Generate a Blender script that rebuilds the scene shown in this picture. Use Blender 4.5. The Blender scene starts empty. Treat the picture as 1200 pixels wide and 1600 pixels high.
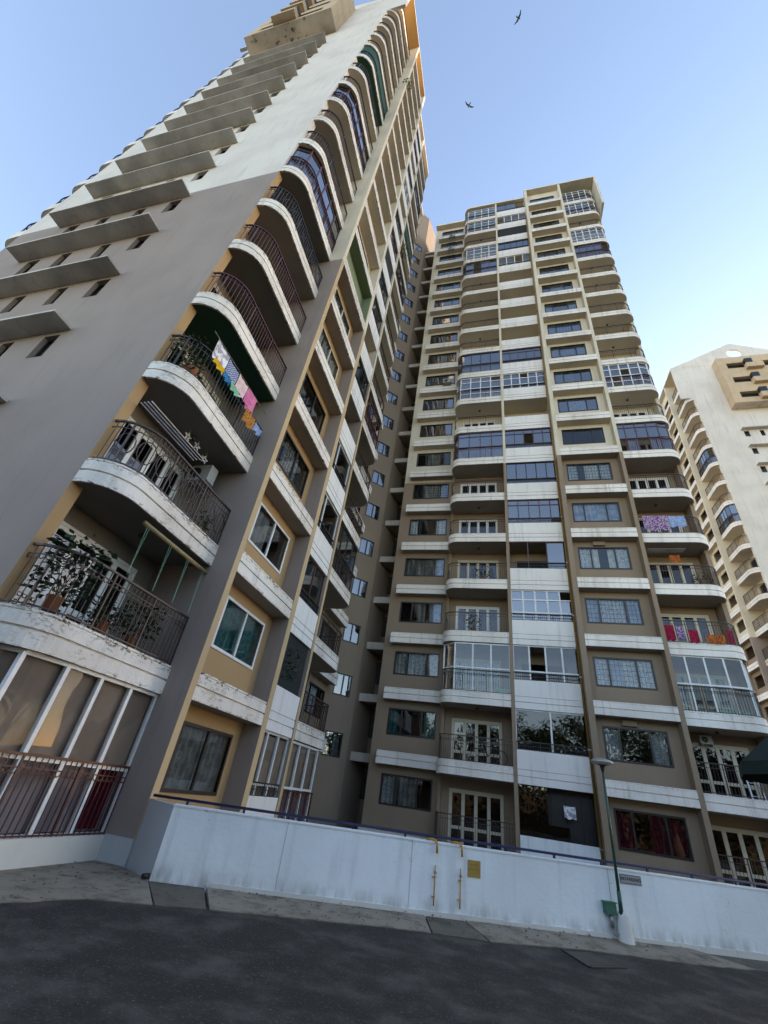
import bpy, math, random
from mathutils import Matrix, Vector
R_ = math.radians
rnd = random.Random(7)
S = bpy.context.scene
COL = S.collection

# ------------------------------------------------------------------ camera
cam_d = bpy.data.cameras.new('camera'); cam = bpy.data.objects.new('camera', cam_d); COL.objects.link(cam)
cam_d.sensor_fit = 'HORIZONTAL'; cam_d.sensor_width = 36.0; cam_d.lens = 671.83/1200*36
cam_d.clip_start = 0.05; cam_d.clip_end = 3000
yaw, pitch, roll = R_(-17.8907), R_(33.338), R_(8.7863)
F = Vector((math.sin(yaw)*math.cos(pitch), math.cos(yaw)*math.cos(pitch), math.sin(pitch)))
Rt = Vector((math.cos(yaw), -math.sin(yaw), 0)); U = Rt.cross(F)
Xc = Rt*math.cos(roll) + U*math.sin(roll); Yc = -Rt*math.sin(roll) + U*math.cos(roll)
cam.matrix_world = Matrix(((Xc.x, Yc.x, -F.x, 0), (Xc.y, Yc.y, -F.y, 0), (Xc.z, Yc.z, -F.z, 1.6), (0, 0, 0, 1)))
S.camera = cam
S.render.resolution_x, S.render.resolution_y = 768, 1024

# ------------------------------------------------------------------ sky, sun, exposure
SUN_AZ, SUN_EL = 39.0, 12.0        # azimuth clockwise from +Y
W = bpy.data.worlds.new('World'); S.world = W; W.use_nodes = True
wn = W.node_tree; wn.nodes.clear()
sky = wn.nodes.new('ShaderNodeTexSky'); sky.sky_type = 'NISHITA'; sky.sun_disc = False
sky.sun_elevation = R_(SUN_EL); sky.sun_rotation = R_(SUN_AZ)
sky.air_density = 1.0; sky.dust_density = 0.35; sky.ozone_density = 1.4; sky.altitude = 50
bg = wn.nodes.new('ShaderNodeBackground'); bg.inputs[1].default_value = 0.15
wo = wn.nodes.new('ShaderNodeOutputWorld')
wn.links.new(sky.outputs[0], bg.inputs[0]); wn.links.new(bg.outputs[0], wo.inputs[0])
sd = bpy.data.lights.new('sun', 'SUN'); sun = bpy.data.objects.new('sun', sd); COL.objects.link(sun)
sd.energy = 2.0; sd.angle = R_(0.6); sd.color = (1.0, 0.84, 0.66)
sv = Vector((math.sin(R_(SUN_AZ))*math.cos(R_(SUN_EL)), math.cos(R_(SUN_AZ))*math.cos(R_(SUN_EL)), math.sin(R_(SUN_EL))))
sun.rotation_euler = sv.to_track_quat('Z', 'Y').to_euler()
S.view_settings.view_transform = 'Standard'; S.view_settings.look = 'None'
S.view_settings.gamma = 1.0; S.view_settings.use_curve_mapping = False
S.view_settings.exposure = 2.14
S.view_settings.use_white_balance = True; S.view_settings.white_balance_temperature = 7250; S.view_settings.white_balance_tint = 20.0   # camera balanced for open shade

# ------------------------------------------------------------------ materials
MATS = {}
def nodes_of(name):
    m = bpy.data.materials.new(name); m.use_nodes = True; n = m.node_tree.nodes; l = m.node_tree.links
    b = n['Principled BSDF']; MATS[name] = m
    return m, n, l, b
def noise(n, l, src, scale, vec_scale=None, detail=4.0, rough=0.55):
    t = n.new('ShaderNodeTexNoise'); t.inputs['Scale'].default_value = scale
    t.inputs['Detail'].default_value = detail; t.inputs['Roughness'].default_value = rough
    if vec_scale:
        mp = n.new('ShaderNodeMapping'); mp.inputs['Scale'].default_value = vec_scale
        l.new(src, mp.inputs['Vector']); l.new(mp.outputs[0], t.inputs['Vector'])
    else: l.new(src, t.inputs['Vector'])
    return t.outputs['Fac']
def ramp(n, l, fac, a, b):
    r = n.new('ShaderNodeMapRange'); r.inputs['From Min'].default_value = a; r.inputs['From Max'].default_value = b
    r.interpolation_type = 'SMOOTHSTEP'
    l.new(fac, r.inputs['Value']); return r.outputs[0]
def mixc(n, l, fac, a, b):
    m = n.new('ShaderNodeMix'); m.data_type = 'RGBA'
    if isinstance(fac, float): m.inputs[0].default_value = fac
    else: l.new(fac, m.inputs[0])
    for i, c in ((6, a), (7, b)):
        if isinstance(c, tuple): m.inputs[i].default_value = (*c, 1)
        else: l.new(c, m.inputs[i])
    return m.outputs[2]
def mul(n, l, a, b):
    m = n.new('ShaderNodeMath'); m.operation = 'MULTIPLY'; l.new(a, m.inputs[0])
    if isinstance(b, float): m.inputs[1].default_value = b
    else: l.new(b, m.inputs[1])
    return m.outputs[0]
def paint(name, col, dirt=None, streak=0.35, fleck=0.0, rough=0.85, bump=0.15, patch=0.25, fleckcol=(0.05, 0.045, 0.04), bscale=60.0, fl=(0.60, 0.66, 0.42, 0.66), fs=16.0, edge=False, splash=False):
    """wall paint: low patches, rain streaks, peeled flecks; world-space so each storey weathers differently"""
    m, n, l, b = nodes_of(name)
    g = n.new('ShaderNodeNewGeometry').outputs['Position']
    dirt = dirt or tuple(c*0.55 for c in col)
    c = mixc(n, l, mul(n, l, ramp(n, l, noise(n, l, g, 0.45, detail=6), 0.35, 0.75), patch), col, dirt)
    if streak:
        s = ramp(n, l, noise(n, l, g, 1.0, (5.0, 5.0, 0.35), 5), 0.5, 0.8)
        c = mixc(n, l, mul(n, l, s, streak), c, dirt)
    if fleck:
        a = ramp(n, l, noise(n, l, g, fs, (1, 1, 2.4), 8, 0.72), fl[0], fl[1])
        w = ramp(n, l, noise(n, l, g, 0.9, detail=3), fl[2], fl[3])
        if edge:      # paint lifts first along the ledge rims
            sz = n.new('ShaderNodeSeparateXYZ'); l.new(g, sz.inputs[0])
            fr = n.new('ShaderNodeMath'); fr.operation = 'FLOORED_MODULO'; l.new(sz.outputs[2], fr.inputs[0]); fr.inputs[1].default_value = 3.0
            d = n.new('ShaderNodeMath'); d.operation = 'PINGPONG'; sb = n.new('ShaderNodeMath'); sb.operation = 'SUBTRACT'; l.new(fr.outputs[0], sb.inputs[0]); sb.inputs[1].default_value = 2.8
            ab = n.new('ShaderNodeMath'); ab.operation = 'ABSOLUTE'; l.new(sb.outputs[0], ab.inputs[0])
            e1 = ramp(n, l, ab.outputs[0], 0.10, 0.0)
            sb2 = n.new('ShaderNodeMath'); sb2.operation = 'SUBTRACT'; l.new(fr.outputs[0], sb2.inputs[0]); sb2.inputs[1].default_value = 0.34
            ab2 = n.new('ShaderNodeMath'); ab2.operation = 'ABSOLUTE'; l.new(sb2.outputs[0], ab2.inputs[0])
            e2 = ramp(n, l, ab2.outputs[0], 0.16, 0.02)
            mx = n.new('ShaderNodeMath'); mx.operation = 'MAXIMUM'; l.new(e1, mx.inputs[0]); l.new(e2, mx.inputs[1])
            mx2 = n.new('ShaderNodeMath'); mx2.operation = 'MAXIMUM'; l.new(mx.outputs[0], mx2.inputs[0]); l.new(mul(n, l, w, 0.55), mx2.inputs[1]); w = mul(n, l, mx2.outputs[0], ramp(n, l, noise(n, l, g, 1.7, detail=3), 0.3, 0.55))
            n.remove(d)
        c = mixc(n, l, mul(n, l, mul(n, l, a, w), fleck), c, fleckcol)
    if splash:      # mud splashed up the foot of the wall
        sz = n.new('ShaderNodeSeparateXYZ'); l.new(g, sz.inputs[0])
        h = mul(n, l, ramp(n, l, sz.outputs[2], 0.36, 0.08), ramp(n, l, noise(n, l, g, 3.0, (1.6, 1.6, 0.5), 6, 0.65), 0.35, 0.7))
        c = mixc(n, l, mul(n, l, h, 0.6), c, (0.22, 0.20, 0.17))
    l.new(c, b.inputs['Base Color']); b.inputs['Roughness'].default_value = rough
    b.inputs['Specular IOR Level'].default_value = 0.25
    if bump:
        bp = n.new('ShaderNodeBump'); bp.inputs['Strength'].default_value = bump; bp.inputs['Distance'].default_value = 0.01
        l.new(noise(n, l, g, bscale, detail=5), bp.inputs['Height']); l.new(bp.outputs[0], b.inputs['Normal'])
    return m
def plain(name, col, rough=0.5, metal=0.0, var=0.2):
    m, n, l, b = nodes_of(name)
    g = n.new('ShaderNodeNewGeometry').outputs['Position']
    c = mixc(n, l, mul(n, l, ramp(n, l, noise(n, l, g, 9.0, detail=5), 0.35, 0.75), var), col, tuple(x*0.45 for x in col))
    l.new(c, b.inputs['Base Color']); b.inputs['Roughness'].default_value = rough; b.inputs['Metallic'].default_value = metal
    return m
def glass(name, tint=(0.7, 0.75, 0.75), f0=0.065, rough=0.015):
    m, n, l, b = nodes_of(name); n.remove(b); out = n['Material Output']
    tr = n.new('ShaderNodeBsdfTransparent'); tr.inputs[0].default_value = (*tint, 1)
    gl = n.new('ShaderNodeBsdfGlossy'); gl.inputs['Roughness'].default_value = rough; gl.inputs['Color'].default_value = (0.95, 0.97, 1, 1)
    g = n.new('ShaderNodeNewGeometry').outputs['Position']
    bp = n.new('ShaderNodeBump'); bp.inputs['Strength'].default_value = 0.12; bp.inputs['Distance'].default_value = 0.05
    l.new(noise(n, l, g, 0.9, detail=1.0), bp.inputs['Height']); l.new(bp.outputs[0], gl.inputs['Normal'])
    lw = n.new('ShaderNodeLayerWeight'); lw.inputs['Blend'].default_value = 0.5
    p = n.new('ShaderNodeMath'); p.operation = 'POWER'; l.new(lw.outputs['Facing'], p.inputs[0]); p.inputs[1].default_value = 4.5
    r = n.new('ShaderNodeMapRange'); r.inputs['To Min'].default_value = f0; r.inputs['To Max'].default_value = 1.0
    l.new(p.outputs[0], r.inputs['Value'])
    mx = n.new('ShaderNodeMixShader'); l.new(r.outputs[0], mx.inputs[0]); l.new(tr.outputs[0], mx.inputs[1]); l.new(gl.outputs[0], mx.inputs[2])
    l.new(mx.outputs[0], out.inputs[0])
    return m
def cloth(name, a, b2, scale=8.0, kind='noise', thr=(0.45, 0.55)):
    m, n, l, b = nodes_of(name)
    g = n.new('ShaderNodeNewGeometry').outputs['Position']
    if kind == 'check':
        t = n.new('ShaderNodeTexChecker'); t.inputs['Scale'].default_value = scale; l.new(g, t.inputs['Vector']); f = t.outputs['Fac']
    else: f = ramp(n, l, noise(n, l, g, scale, detail=3), *thr)
    l.new(mixc(n, l, f, a, b2), b.inputs['Base Color']); b.inputs['Roughness'].default_value = 0.95
    b.inputs['Specular IOR Level'].default_value = 0.1
    return m

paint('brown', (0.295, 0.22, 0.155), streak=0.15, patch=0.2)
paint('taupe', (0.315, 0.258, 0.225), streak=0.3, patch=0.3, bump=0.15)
paint('ochre', (0.42, 0.27, 0.135), streak=0.15, patch=0.2)  # brown recess paint with the warm sky glow put into its colour
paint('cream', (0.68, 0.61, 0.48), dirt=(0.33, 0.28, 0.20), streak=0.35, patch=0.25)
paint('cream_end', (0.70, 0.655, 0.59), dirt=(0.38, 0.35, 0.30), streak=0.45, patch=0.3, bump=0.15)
paint('white', (0.85, 0.80, 0.73), dirt=(0.36, 0.31, 0.25), streak=0.55, patch=0.35, fs=10.0, edge=True, fl=(0.57, 0.62, 0.5, 0.7), fleck=0.7, bump=0.3, bscale=30)
paint('white_peel', (0.82, 0.77, 0.69), dirt=(0.42, 0.33, 0.25), streak=0.5, patch=0.45, fleck=1.0, bump=0.6, bscale=25, fl=(0.52, 0.57, 0.46, 0.66), fs=8.0, edge=True, fleckcol=(0.11, 0.085, 0.065))
paint('panel_white', (0.83, 0.80, 0.76), dirt=(0.40, 0.37, 0.33), streak=0.45, patch=0.2, bump=0.1)
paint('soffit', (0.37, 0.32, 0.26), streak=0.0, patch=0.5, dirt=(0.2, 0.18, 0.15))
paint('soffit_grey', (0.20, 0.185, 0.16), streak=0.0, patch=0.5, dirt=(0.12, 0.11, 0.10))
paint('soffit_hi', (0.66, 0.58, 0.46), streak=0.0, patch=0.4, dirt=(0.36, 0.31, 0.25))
paint('lit_edge', (0.52, 0.38, 0.22), streak=0.1, patch=0.2)  # fin fronts: warm side light painted in as a paler tan
paint('soffit_sunlit', (0.62, 0.40, 0.16), streak=0.0, patch=0.3)  # low sun on the tower top, put into the roof soffit colour
paint('soffit_green', (0.03, 0.09, 0.06), streak=0.0, patch=0.3)
paint('green_wall', (0.20, 0.25, 0.15), streak=0.1, patch=0.2)
paint('shade_slab', (0.64, 0.59, 0.52), dirt=(0.12, 0.11, 0.10), streak=0.3, patch=0.5)
paint('box_stain', (0.74, 0.62, 0.49), dirt=(0.22, 0.19, 0.15), streak=0.0, patch=0.6, fleck=0.9, fs=2.2, fl=(0.55, 0.6, 0.45, 0.6))
paint('box_tan', (0.58, 0.44, 0.29), dirt=(0.2, 0.16, 0.12), streak=0.4, patch=0.3)
paint('stair_tan', (0.30, 0.235, 0.175), streak=0.2, patch=0.2)
paint('interior', (0.16, 0.14, 0.12), streak=0, patch=0.2, bump=0)
paint('wall_blue', (0.84, 0.88, 0.88), dirt=(0.45, 0.47, 0.47), streak=0.45, patch=0.4, fleck=0.35, fs=6.0, fl=(0.6, 0.64, 0.5, 0.65), splash=True, bump=0.5, bscale=14)
paint('wall_grey', (0.50, 0.52, 0.53), dirt=(0.34, 0.35, 0.36), streak=0.2, patch=0.3, bump=0.3)
paint('plinth_white', (0.66, 0.64, 0.58), dirt=(0.42, 0.38, 0.32), streak=0.25, patch=0.3, fleck=0.15, bump=0.3, bscale=20)
plain('rail_brown', (0.055, 0.032, 0.025), 0.5)
plain('rail_maroon', (0.085, 0.022, 0.02), 0.45)
plain('rail_dark', (0.022, 0.02, 0.02), 0.5)
plain('rail_white', (0.6, 0.6, 0.58), 0.5)
plain('frame_dark', (0.012, 0.012, 0.013), 0.4)
plain('frame_white', (0.72, 0.73, 0.72), 0.4)
plain('frame_cream', (0.60, 0.53, 0.40), 0.5)
plain('frame_brown', (0.085, 0.028, 0.025), 0.4)
plain('door_brown', (0.20, 0.10, 0.05), 0.5)
glass('glass'); glass('glass_dark', (0.22, 0.24, 0.25), 0.06); glass('glass_soft', (0.85, 0.85, 0.83), 0.008); glass('glass_blue', (0.32, 0.38, 0.42), 0.20)
plain('louvre', (0.05, 0.045, 0.04), 0.7)
plain('grey_sheet', (0.09, 0.09, 0.095), 0.6)
plain('net_green', (0.012, 0.07, 0.045), 0.9); plain('net_dark', (0.015, 0.02, 0.018), 0.9)
plain('navy', (0.012, 0.014, 0.06), 0.35, var=0.4); plain('pole_green', (0.012, 0.075, 0.05), 0.35)
plain('box_green', (0.02, 0.13, 0.09), 0.45); plain('pipe_yellow', (0.55, 0.27, 0.03), 0.45, var=0.5); plain('steel', (0.3, 0.3, 0.3), 0.4, 0.6)
plain('pipe_ochre', (0.32, 0.18, 0.04), 0.6, var=0.5); plain('sign_grey', (0.30, 0.30, 0.32), 0.5); plain('sign_yellow', (0.40, 0.25, 0.055), 0.5)
plain('black', (0.01, 0.01, 0.01), 0.5); plain('lamp_top', (0.32, 0.33, 0.33), 0.35, 0.5); plain('lamp_glass', (0.55, 0.50, 0.40), 0.3)
plain('ac_white', (0.38, 0.38, 0.36), 0.5); plain('terracotta', (0.30, 0.11, 0.05), 0.8); plain('wood', (0.25, 0.16, 0.08), 0.7)
plain('leaf', (0.045, 0.085, 0.022), 0.6, var=0.6); plain('leaf_dark', (0.02, 0.045, 0.018), 0.6, var=0.6); plain('stem', (0.10, 0.07, 0.04), 0.8)
plain('bird_black', (0.02, 0.02, 0.022), 0.7); plain('canvas_green', (0.004, 0.018, 0.015), 0.85, var=0.4); plain('bamboo', (0.32, 0.24, 0.11), 0.7, var=0.5)
plain('cord_green', (0.25, 0.55, 0.35), 0.6); plain('alu', (0.6, 0.62, 0.63), 0.35, 0.5); plain('tyre', (0.015, 0.015, 0.015), 0.8)
plain('green_plastic', (0.02, 0.30, 0.13), 0.5); plain('bark', (0.12, 0.09, 0.06), 0.9, var=0.5)
cloth('lace', (0.62, 0.64, 0.66), (0.30, 0.33, 0.38), 14, thr=(0.45, 0.6))
cloth('cur_blue', (0.35, 0.42, 0.55), (0.25, 0.30, 0.42), 3)
cloth('cur_white', (0.65, 0.65, 0.62), (0.5, 0.5, 0.5), 4)
cloth('cur_red', (0.10, 0.006, 0.018), (0.05, 0.003, 0.01), 5)
cloth('cur_teal', (0.03, 0.14, 0.13), (0.015, 0.08, 0.08), 6)
cloth('cur_grey', (0.22, 0.21, 0.20), (0.15, 0.145, 0.14), 4)
cloth('cur_pattern', (0.42, 0.41, 0.39), (0.16, 0.165, 0.18), 17, thr=(0.42, 0.6))
cloth('screen_tan', (0.27, 0.21, 0.17), (0.22, 0.17, 0.14), 1.2)
cloth('screen_mauve', (0.27, 0.23, 0.25), (0.20, 0.17, 0.19), 1.5)
for nm, a, b2, s in (('c_white', (0.75, 0.75, 0.78), (0.35, 0.33, 0.36), 7), ('c_yellow', (0.72, 0.42, 0.02), (0.6, 0.34, 0.02), 9), ('c_blue', (0.02, 0.20, 0.42), (0.02, 0.14, 0.33), 6),
                     ('c_mint', (0.20, 0.50, 0.32), (0.16, 0.42, 0.27), 6), ('c_pale', (0.70, 0.53, 0.52), (0.62, 0.45, 0.45), 6), ('c_pink', (0.66, 0.20, 0.36), (0.56, 0.15, 0.29), 5),
                     ('c_orange', (0.55, 0.24, 0.05), (0.18, 0.08, 0.03), 28), ('c_red', (0.35, 0.02, 0.05), (0.22, 0.015, 0.04), 8), ('c_purple', (0.14, 0.04, 0.20), (0.45, 0.36, 0.42), 13),
                     ('c_lblue', (0.30, 0.40, 0.60), (0.22, 0.30, 0.50), 8), ('c_rust', (0.45, 0.14, 0.03), (0.25, 0.05, 0.03), 14), ('c_dark', (0.03, 0.03, 0.05), (0.08, 0.04, 0.05), 8)):
    cloth(nm, a, b2, s)
cloth('c_dots', (0.025, 0.05, 0.16), (0.42, 0.48, 0.60), 26, 'check')

def ground_mat(name, c1, c2, c3, s1, s2, bump):
    m, n, l, b = nodes_of(name)
    g = n.new('ShaderNodeNewGeometry').outputs['Position']
    c = mixc(n, l, ramp(n, l, noise(n, l, g, s1, detail=8, rough=0.65), 0.42, 0.72), c1, c2)
    c = mixc(n, l, ramp(n, l, noise(n, l, g, s2, detail=4, rough=0.7), 0.56, 0.75), c, c3)
    l.new(c, b.inputs['Base Color']); b.inputs['Roughness'].default_value = 0.9; b.inputs['Specular IOR Level'].default_value = 0.2
    bp = n.new('ShaderNodeBump'); bp.inputs['Strength'].default_value = bump; bp.inputs['Distance'].default_value = 0.02
    l.new(noise(n, l, g, 90, detail=6, rough=0.7), bp.inputs['Height']); l.new(bp.outputs[0], b.inputs['Normal'])
    return m
ground_mat('asphalt', (0.046, 0.0405, 0.034), (0.115, 0.101, 0.085), (0.27, 0.24, 0.20), 1.5, 30, 1.0)
ground_mat('apron', (0.30, 0.25, 0.19), (0.15, 0.122, 0.09), (0.05, 0.042, 0.032), 2.4, 4.0, 0.6)
ground_mat('slab_dark', (0.155, 0.13, 0.10), (0.09, 0.077, 0.06), (0.05, 0.045, 0.04), 1.8, 8.0, 0.5)
ground_mat('cover', (0.10, 0.085, 0.07), (0.065, 0.056, 0.047), (0.04, 0.035, 0.03), 1.6, 7.0, 0.5)
ground_mat('yard', (0.16, 0.145, 0.125), (0.10, 0.09, 0.08), (0.06, 0.055, 0.05), 1.0, 6.0, 0.5)

# ------------------------------------------------------------------ mesh builder
MIRC = 15.64
class MB:
    def __init__(s): s.v = []; s.f = []; s.m = []
    def quad(s, a, b, c, d, m=0):
        i = len(s.v); s.v += [a, b, c, d]; s.f.append((i, i+1, i+2, i+3)); s.m.append(m)
    def box(s, x0, x1, y0, y1, z0, z1, m=0):
        if x0 > x1: x0, x1 = x1, x0
        i = len(s.v); s.v += [(x, y, z) for z in (z0, z1) for (x, y) in ((x0, y0), (x1, y0), (x1, y1), (x0, y1))]
        s.f += [(i+3, i+2, i+1, i), (i+4, i+5, i+6, i+7)] + [(i+k, i+(k+1) % 4, i+4+(k+1) % 4, i+4+k) for k in range(4)]; s.m += [m]*6
    def prism(s, poly, z0, z1, m=0, mb=None):
        i = len(s.v); k = len(poly)
        s.v += [(x, y, z0) for x, y in poly] + [(x, y, z1) for x, y in poly]
        s.f += [tuple(range(i+k-1, i-1, -1)), tuple(range(i+k, i+2*k))]; s.m += [m if mb is None else mb, m]
        s.f += [(i+j, i+(j+1) % k, i+k+(j+1) % k, i+k+j) for j in range(k)]; s.m += [m]*k
    def bar(s, p, q, w=0.02, m=0, h=None):
        p = Vector(p); q = Vector(q); d = (q-p)
        if d.length < 1e-6: return
        d.normalize(); up = Vector((0, 0, 1)) if abs(d.z) < 0.95 else Vector((1, 0, 0))
        a = d.cross(up).normalized()*(w/2); b = a.cross(d).normalized()*((h or w)/2)
        i = len(s.v); s.v += [tuple(c+e) for c in (p, q) for e in (a+b, -a+b, -a-b, a-b)]
        s.f += [(i+k, i+(k+1) % 4, i+4+(k+1) % 4, i+4+k) for k in range(4)] + [(i+3, i+2, i+1, i), (i+4, i+5, i+6, i+7)]; s.m += [m]*6
    def tube(s, pts, r, n=8, m=0):
        pts = [Vector(p) for p in pts]; rs = r if isinstance(r, (list, tuple)) else [r]*len(pts); i0 = len(s.v)
        for j, p in enumerate(pts):
            d = (pts[min(j+1, len(pts)-1)] - pts[max(j-1, 0)]).normalized()
            up = Vector((0, 0, 1)) if abs(d.z) < 0.95 else Vector((0, 1, 0))
            a = d.cross(up).normalized(); b = a.cross(d).normalized()
            for k in range(n):
                t = 2*math.pi*k/n; s.v.append(tuple(p + a*(rs[j]*math.cos(t)) + b*(rs[j]*math.sin(t))))
        for j in range(len(pts)-1):
            for k in range(n):
                s.f.append((i0+j*n+k, i0+j*n+(k+1) % n, i0+(j+1)*n+(k+1) % n, i0+(j+1)*n+k)); s.m.append(m)
        s.f.append(tuple(range(i0+n-1, i0-1, -1))); s.f.append(tuple(range(i0+(len(pts)-1)*n, i0+len(pts)*n))); s.m += [m, m]
    def lathe(s, prof, n=20, c=(0, 0), m=0):
        i0 = len(s.v)
        for r, z in prof:
            for k in range(n):
                t = 2*math.pi*k/n; s.v.append((c[0]+r*math.cos(t), c[1]+r*math.sin(t), z))
        for j in range(len(prof)-1):
            for k in range(n):
                s.f.append((i0+j*n+k, i0+j*n+(k+1) % n, i0+(j+1)*n+(k+1) % n, i0+(j+1)*n+k)); s.m.append(m)
    def sweep(s, pathf, prof, m=0):
        rows = [[(x, y, z) for x, y in pathf(d)] for d, z in prof]
        for a, b in zip(rows, rows[1:]):
            for j in range(len(a)-1): s.quad(a[j], a[j+1], b[j+1], b[j], m)
        for e in (0, -1):
            i = len(s.v); s.v += [r[e] for r in rows]; k = len(rows); s.f.append(tuple(range(i, i+k)) if e else tuple(range(i+k-1, i-1, -1))); s.m.append(m)
    def mesh(s, name, mats, mir=False, smooth=False):
        v = [(MIRC-x, y, z) for x, y, z in s.v] if mir else s.v
        f = [tuple(reversed(q)) for q in s.f] if mir else s.f
        me = bpy.data.meshes.new(name); me.from_pydata(v, [], f)
        for k in (mats if isinstance(mats, (list, tuple)) else [mats]): me.materials.append(MATS[k])
        me.polygons.foreach_set('material_index', s.m)
        if smooth: me.polygons.foreach_set('use_smooth', [True]*len(f))
        me.update(); return me
def link(name, data, parent=None, loc=(0, 0, 0), rz=0):
    o = bpy.data.objects.new(name, data); COL.objects.link(o); o.location = loc
    if rz: o.rotation_euler.z = rz
    o.parent = parent; return o
def tag(o, label=None, cat=None, group=None, kind=None):
    for k, v in (('label', label), ('category', cat), ('group', group), ('kind', kind)):
        if v: o[k] = v
    return o
def thing(name, label, cat, loc=(0, 0, 0), rz=0, group=None): return tag(link(name, None, None, loc, rz), label, cat, group)

ZS = lambda k: 2.8 + 3.0*(k-1)      # underside of the slab under storey k
NF = 20; ZROOF = 60.72; ZSPLIT = 20.8

# ------------------------------------------------------------------ facade paths (canonical coords: x along, y into the building)
def arc(cx, cy, r, a0, a1, n=7): return [(cx+r*math.cos(R_(a0+(a1-a0)*i/n)), cy+r*math.sin(R_(a0+(a1-a0)*i/n))) for i in range(n+1)]
def path_end(d): return [(7.36, 0.6+d)] + arc(9.99, 1.45, 0.85-d, -90, 0) + [(10.84-d, 1.46)]
def path_mid(d): return [(0.40, 0.57+d)] + arc(-2.43, 1.17, 0.60-d, -90, -180) + [(-3.03+d, 2.10)]
def path_win(d): return [(7.16, d), (3.88, d)]
def path_col(d): return [(-3.05, 1.79+d), (-6.12+d, 1.79+d), (-6.12+d, 2.25)]
def path_pan(d): return [(3.62, 0.57+d), (0.57, 0.57+d)]
PROF = [(0.05, 0.004), (0, 0), (0, 0.265), (0.055, 0.268), (0.055, 0.302), (0, 0.305), (0, 0.515), (0.035, 0.52), (0.035, 0.535), (0.012, 0.54), (0.012, 0.58), (0.16, 0.58), (0.16, 0.14)]
PROFP = PROF[:7] + [(0.035, 0.52), (0.035, 0.545), (0, 0.55), (0, 1.26), (0.015, 1.28), (0.14, 1.28), (0.14, 0.14)]
def resample(pts, step):
    L = [0.0]
    for a, b in zip(pts, pts[1:]): L.append(L[-1]+math.hypot(b[0]-a[0], b[1]-a[1]))
    n = max(1, round(L[-1]/step)); out = []
    for i in range(n+1):
        t = L[-1]*i/n; j = 0
        while j < len(L)-2 and L[j+1] < t: j += 1
        u = (t-L[j])/max(1e-9, L[j+1]-L[j]); out.append((pts[j][0]+(pts[j+1][0]-pts[j][0])*u, pts[j][1]+(pts[j+1][1]-pts[j][1])*u))
    return out

CACHE = {}
def cached(key, fn):
    if key not in CACHE: CACHE[key] = fn()
    return CACHE[key]

def railing_mesh(pathf, z0, z1, matn, mir, style, step=0.115):
    def mk():
        b = MB(); fine = resample(pathf(0.07), 0.22); P = resample(pathf(0.07), step)
        for a, c in zip(fine, fine[1:]):
            b.bar((*a, z1), (*c, z1), 0.05, 0, 0.04); b.bar((*a, z0+0.06), (*c, z0+0.06), 0.025)
            b.bar((*a, z1-0.17), (*c, z1-0.17), 0.018)
        for i, q in enumerate(P):
            big = i % 10 == 0
            b.bar((*q, z0), (*q, z1), 0.035 if big else 0.014)
        if style == 'ornate':
            for q, r in zip(P, P[1:]):
                ctr = ((q[0]+r[0])/2, (q[1]+r[1])/2); prev = None
                for k in range(7):
                    t = math.pi*k/6; w = math.cos(t); pt = (ctr[0]+(r[0]-q[0])/2*w*0.95, ctr[1]+(r[1]-q[1])/2*w*0.95, z1-0.17-0.085*math.sin(t))
                    if prev: b.bar(prev, pt, 0.014)
                    prev = pt
            b2 = [q for i, q in enumerate(P) if i % 5 == 0]
        if style == 'scroll':
            for i in range(0, len(P)-4, 4):
                q, r = P[i], P[i+4]; prev = None
                for k in range(13):
                    t = 2*math.pi*k/12; u = 0.5+0.42*math.cos(t); pt = (q[0]+(r[0]-q[0])*u, q[1]+(r[1]-q[1])*u, (z0+z1)/2+0.28*math.sin(t))
                    if prev: b.bar(prev, pt, 0.018)
                    prev = pt
        return b.mesh('railing', matn, mir)
    return cached(('rail', pathf.__name__, z0, z1, matn, mir, style), mk)

GLZ = {  # frame, glass, columns on straight, transoms (fraction), curtains
    'gw': ('frame_white', 'glass', 4, (1.74,)), 'gW': ('frame_white', 'glass_blue', 5, (1.15, 1.74, 2.45)), 'gb': ('frame_brown', 'glass_blue', 5, (1.62, 2.62)),
    'gd': ('frame_dark', 'glass_blue', 5, (1.55,)), 'g2': ('frame_white', 'glass_dark', 2, ()), 'g3': ('frame_brown', 'glass_blue', 3, ()), 'gs': ('frame_white', 'glass_soft', 4, (1.62,))}
def glazing(pathf, kind, z0, z1, mir, parent, zloc, pane_step=None):
    """frame mesh with one pane object per light"""
    fr, gl, ncol, tr = GLZ[kind]
    def mk():
        pts = pathf(0.11); L = sum(math.hypot(b[0]-a[0], b[1]-a[1]) for a, b in zip(pts, pts[1:]))
        P = resample(pts, L/ncol*0.999 if len(pts) < 4 else L/(ncol+1)*0.999)
        zz = [z0] + [t for t in tr if z0+0.2 < t < z1-0.2] + [z1]; b = MB(); panes = []
        fw = 0.075 if fr == 'frame_white' else 0.055
        for i, q in enumerate(P): b.bar((*q, z0), (*q, z1), fw)
        for a, c in zip(P, P[1:]):
            for z in zz: b.bar((*a, z), (*c, z), fw*0.93)
            for za, zb in zip(zz, zz[1:]):
                pm = MB(); pm.quad((*a, za), (*c, za), (*c, zb), (*a, zb)); panes.append(pm.mesh('pane', gl, mir))
        return b.mesh('glazing_frame', fr, mir), panes
    fm, panes = cached(('glz', pathf.__name__, kind, z0, z1, mir), mk)
    f = link('balcony_glazing', fm, parent, (0, 0, zloc))
    for k, p in enumerate(panes):
        if rnd.random() < (0.0 if zloc < 3 else 0.07): continue        # a sash slid open
        link('pane', p, f)
    return f

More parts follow.
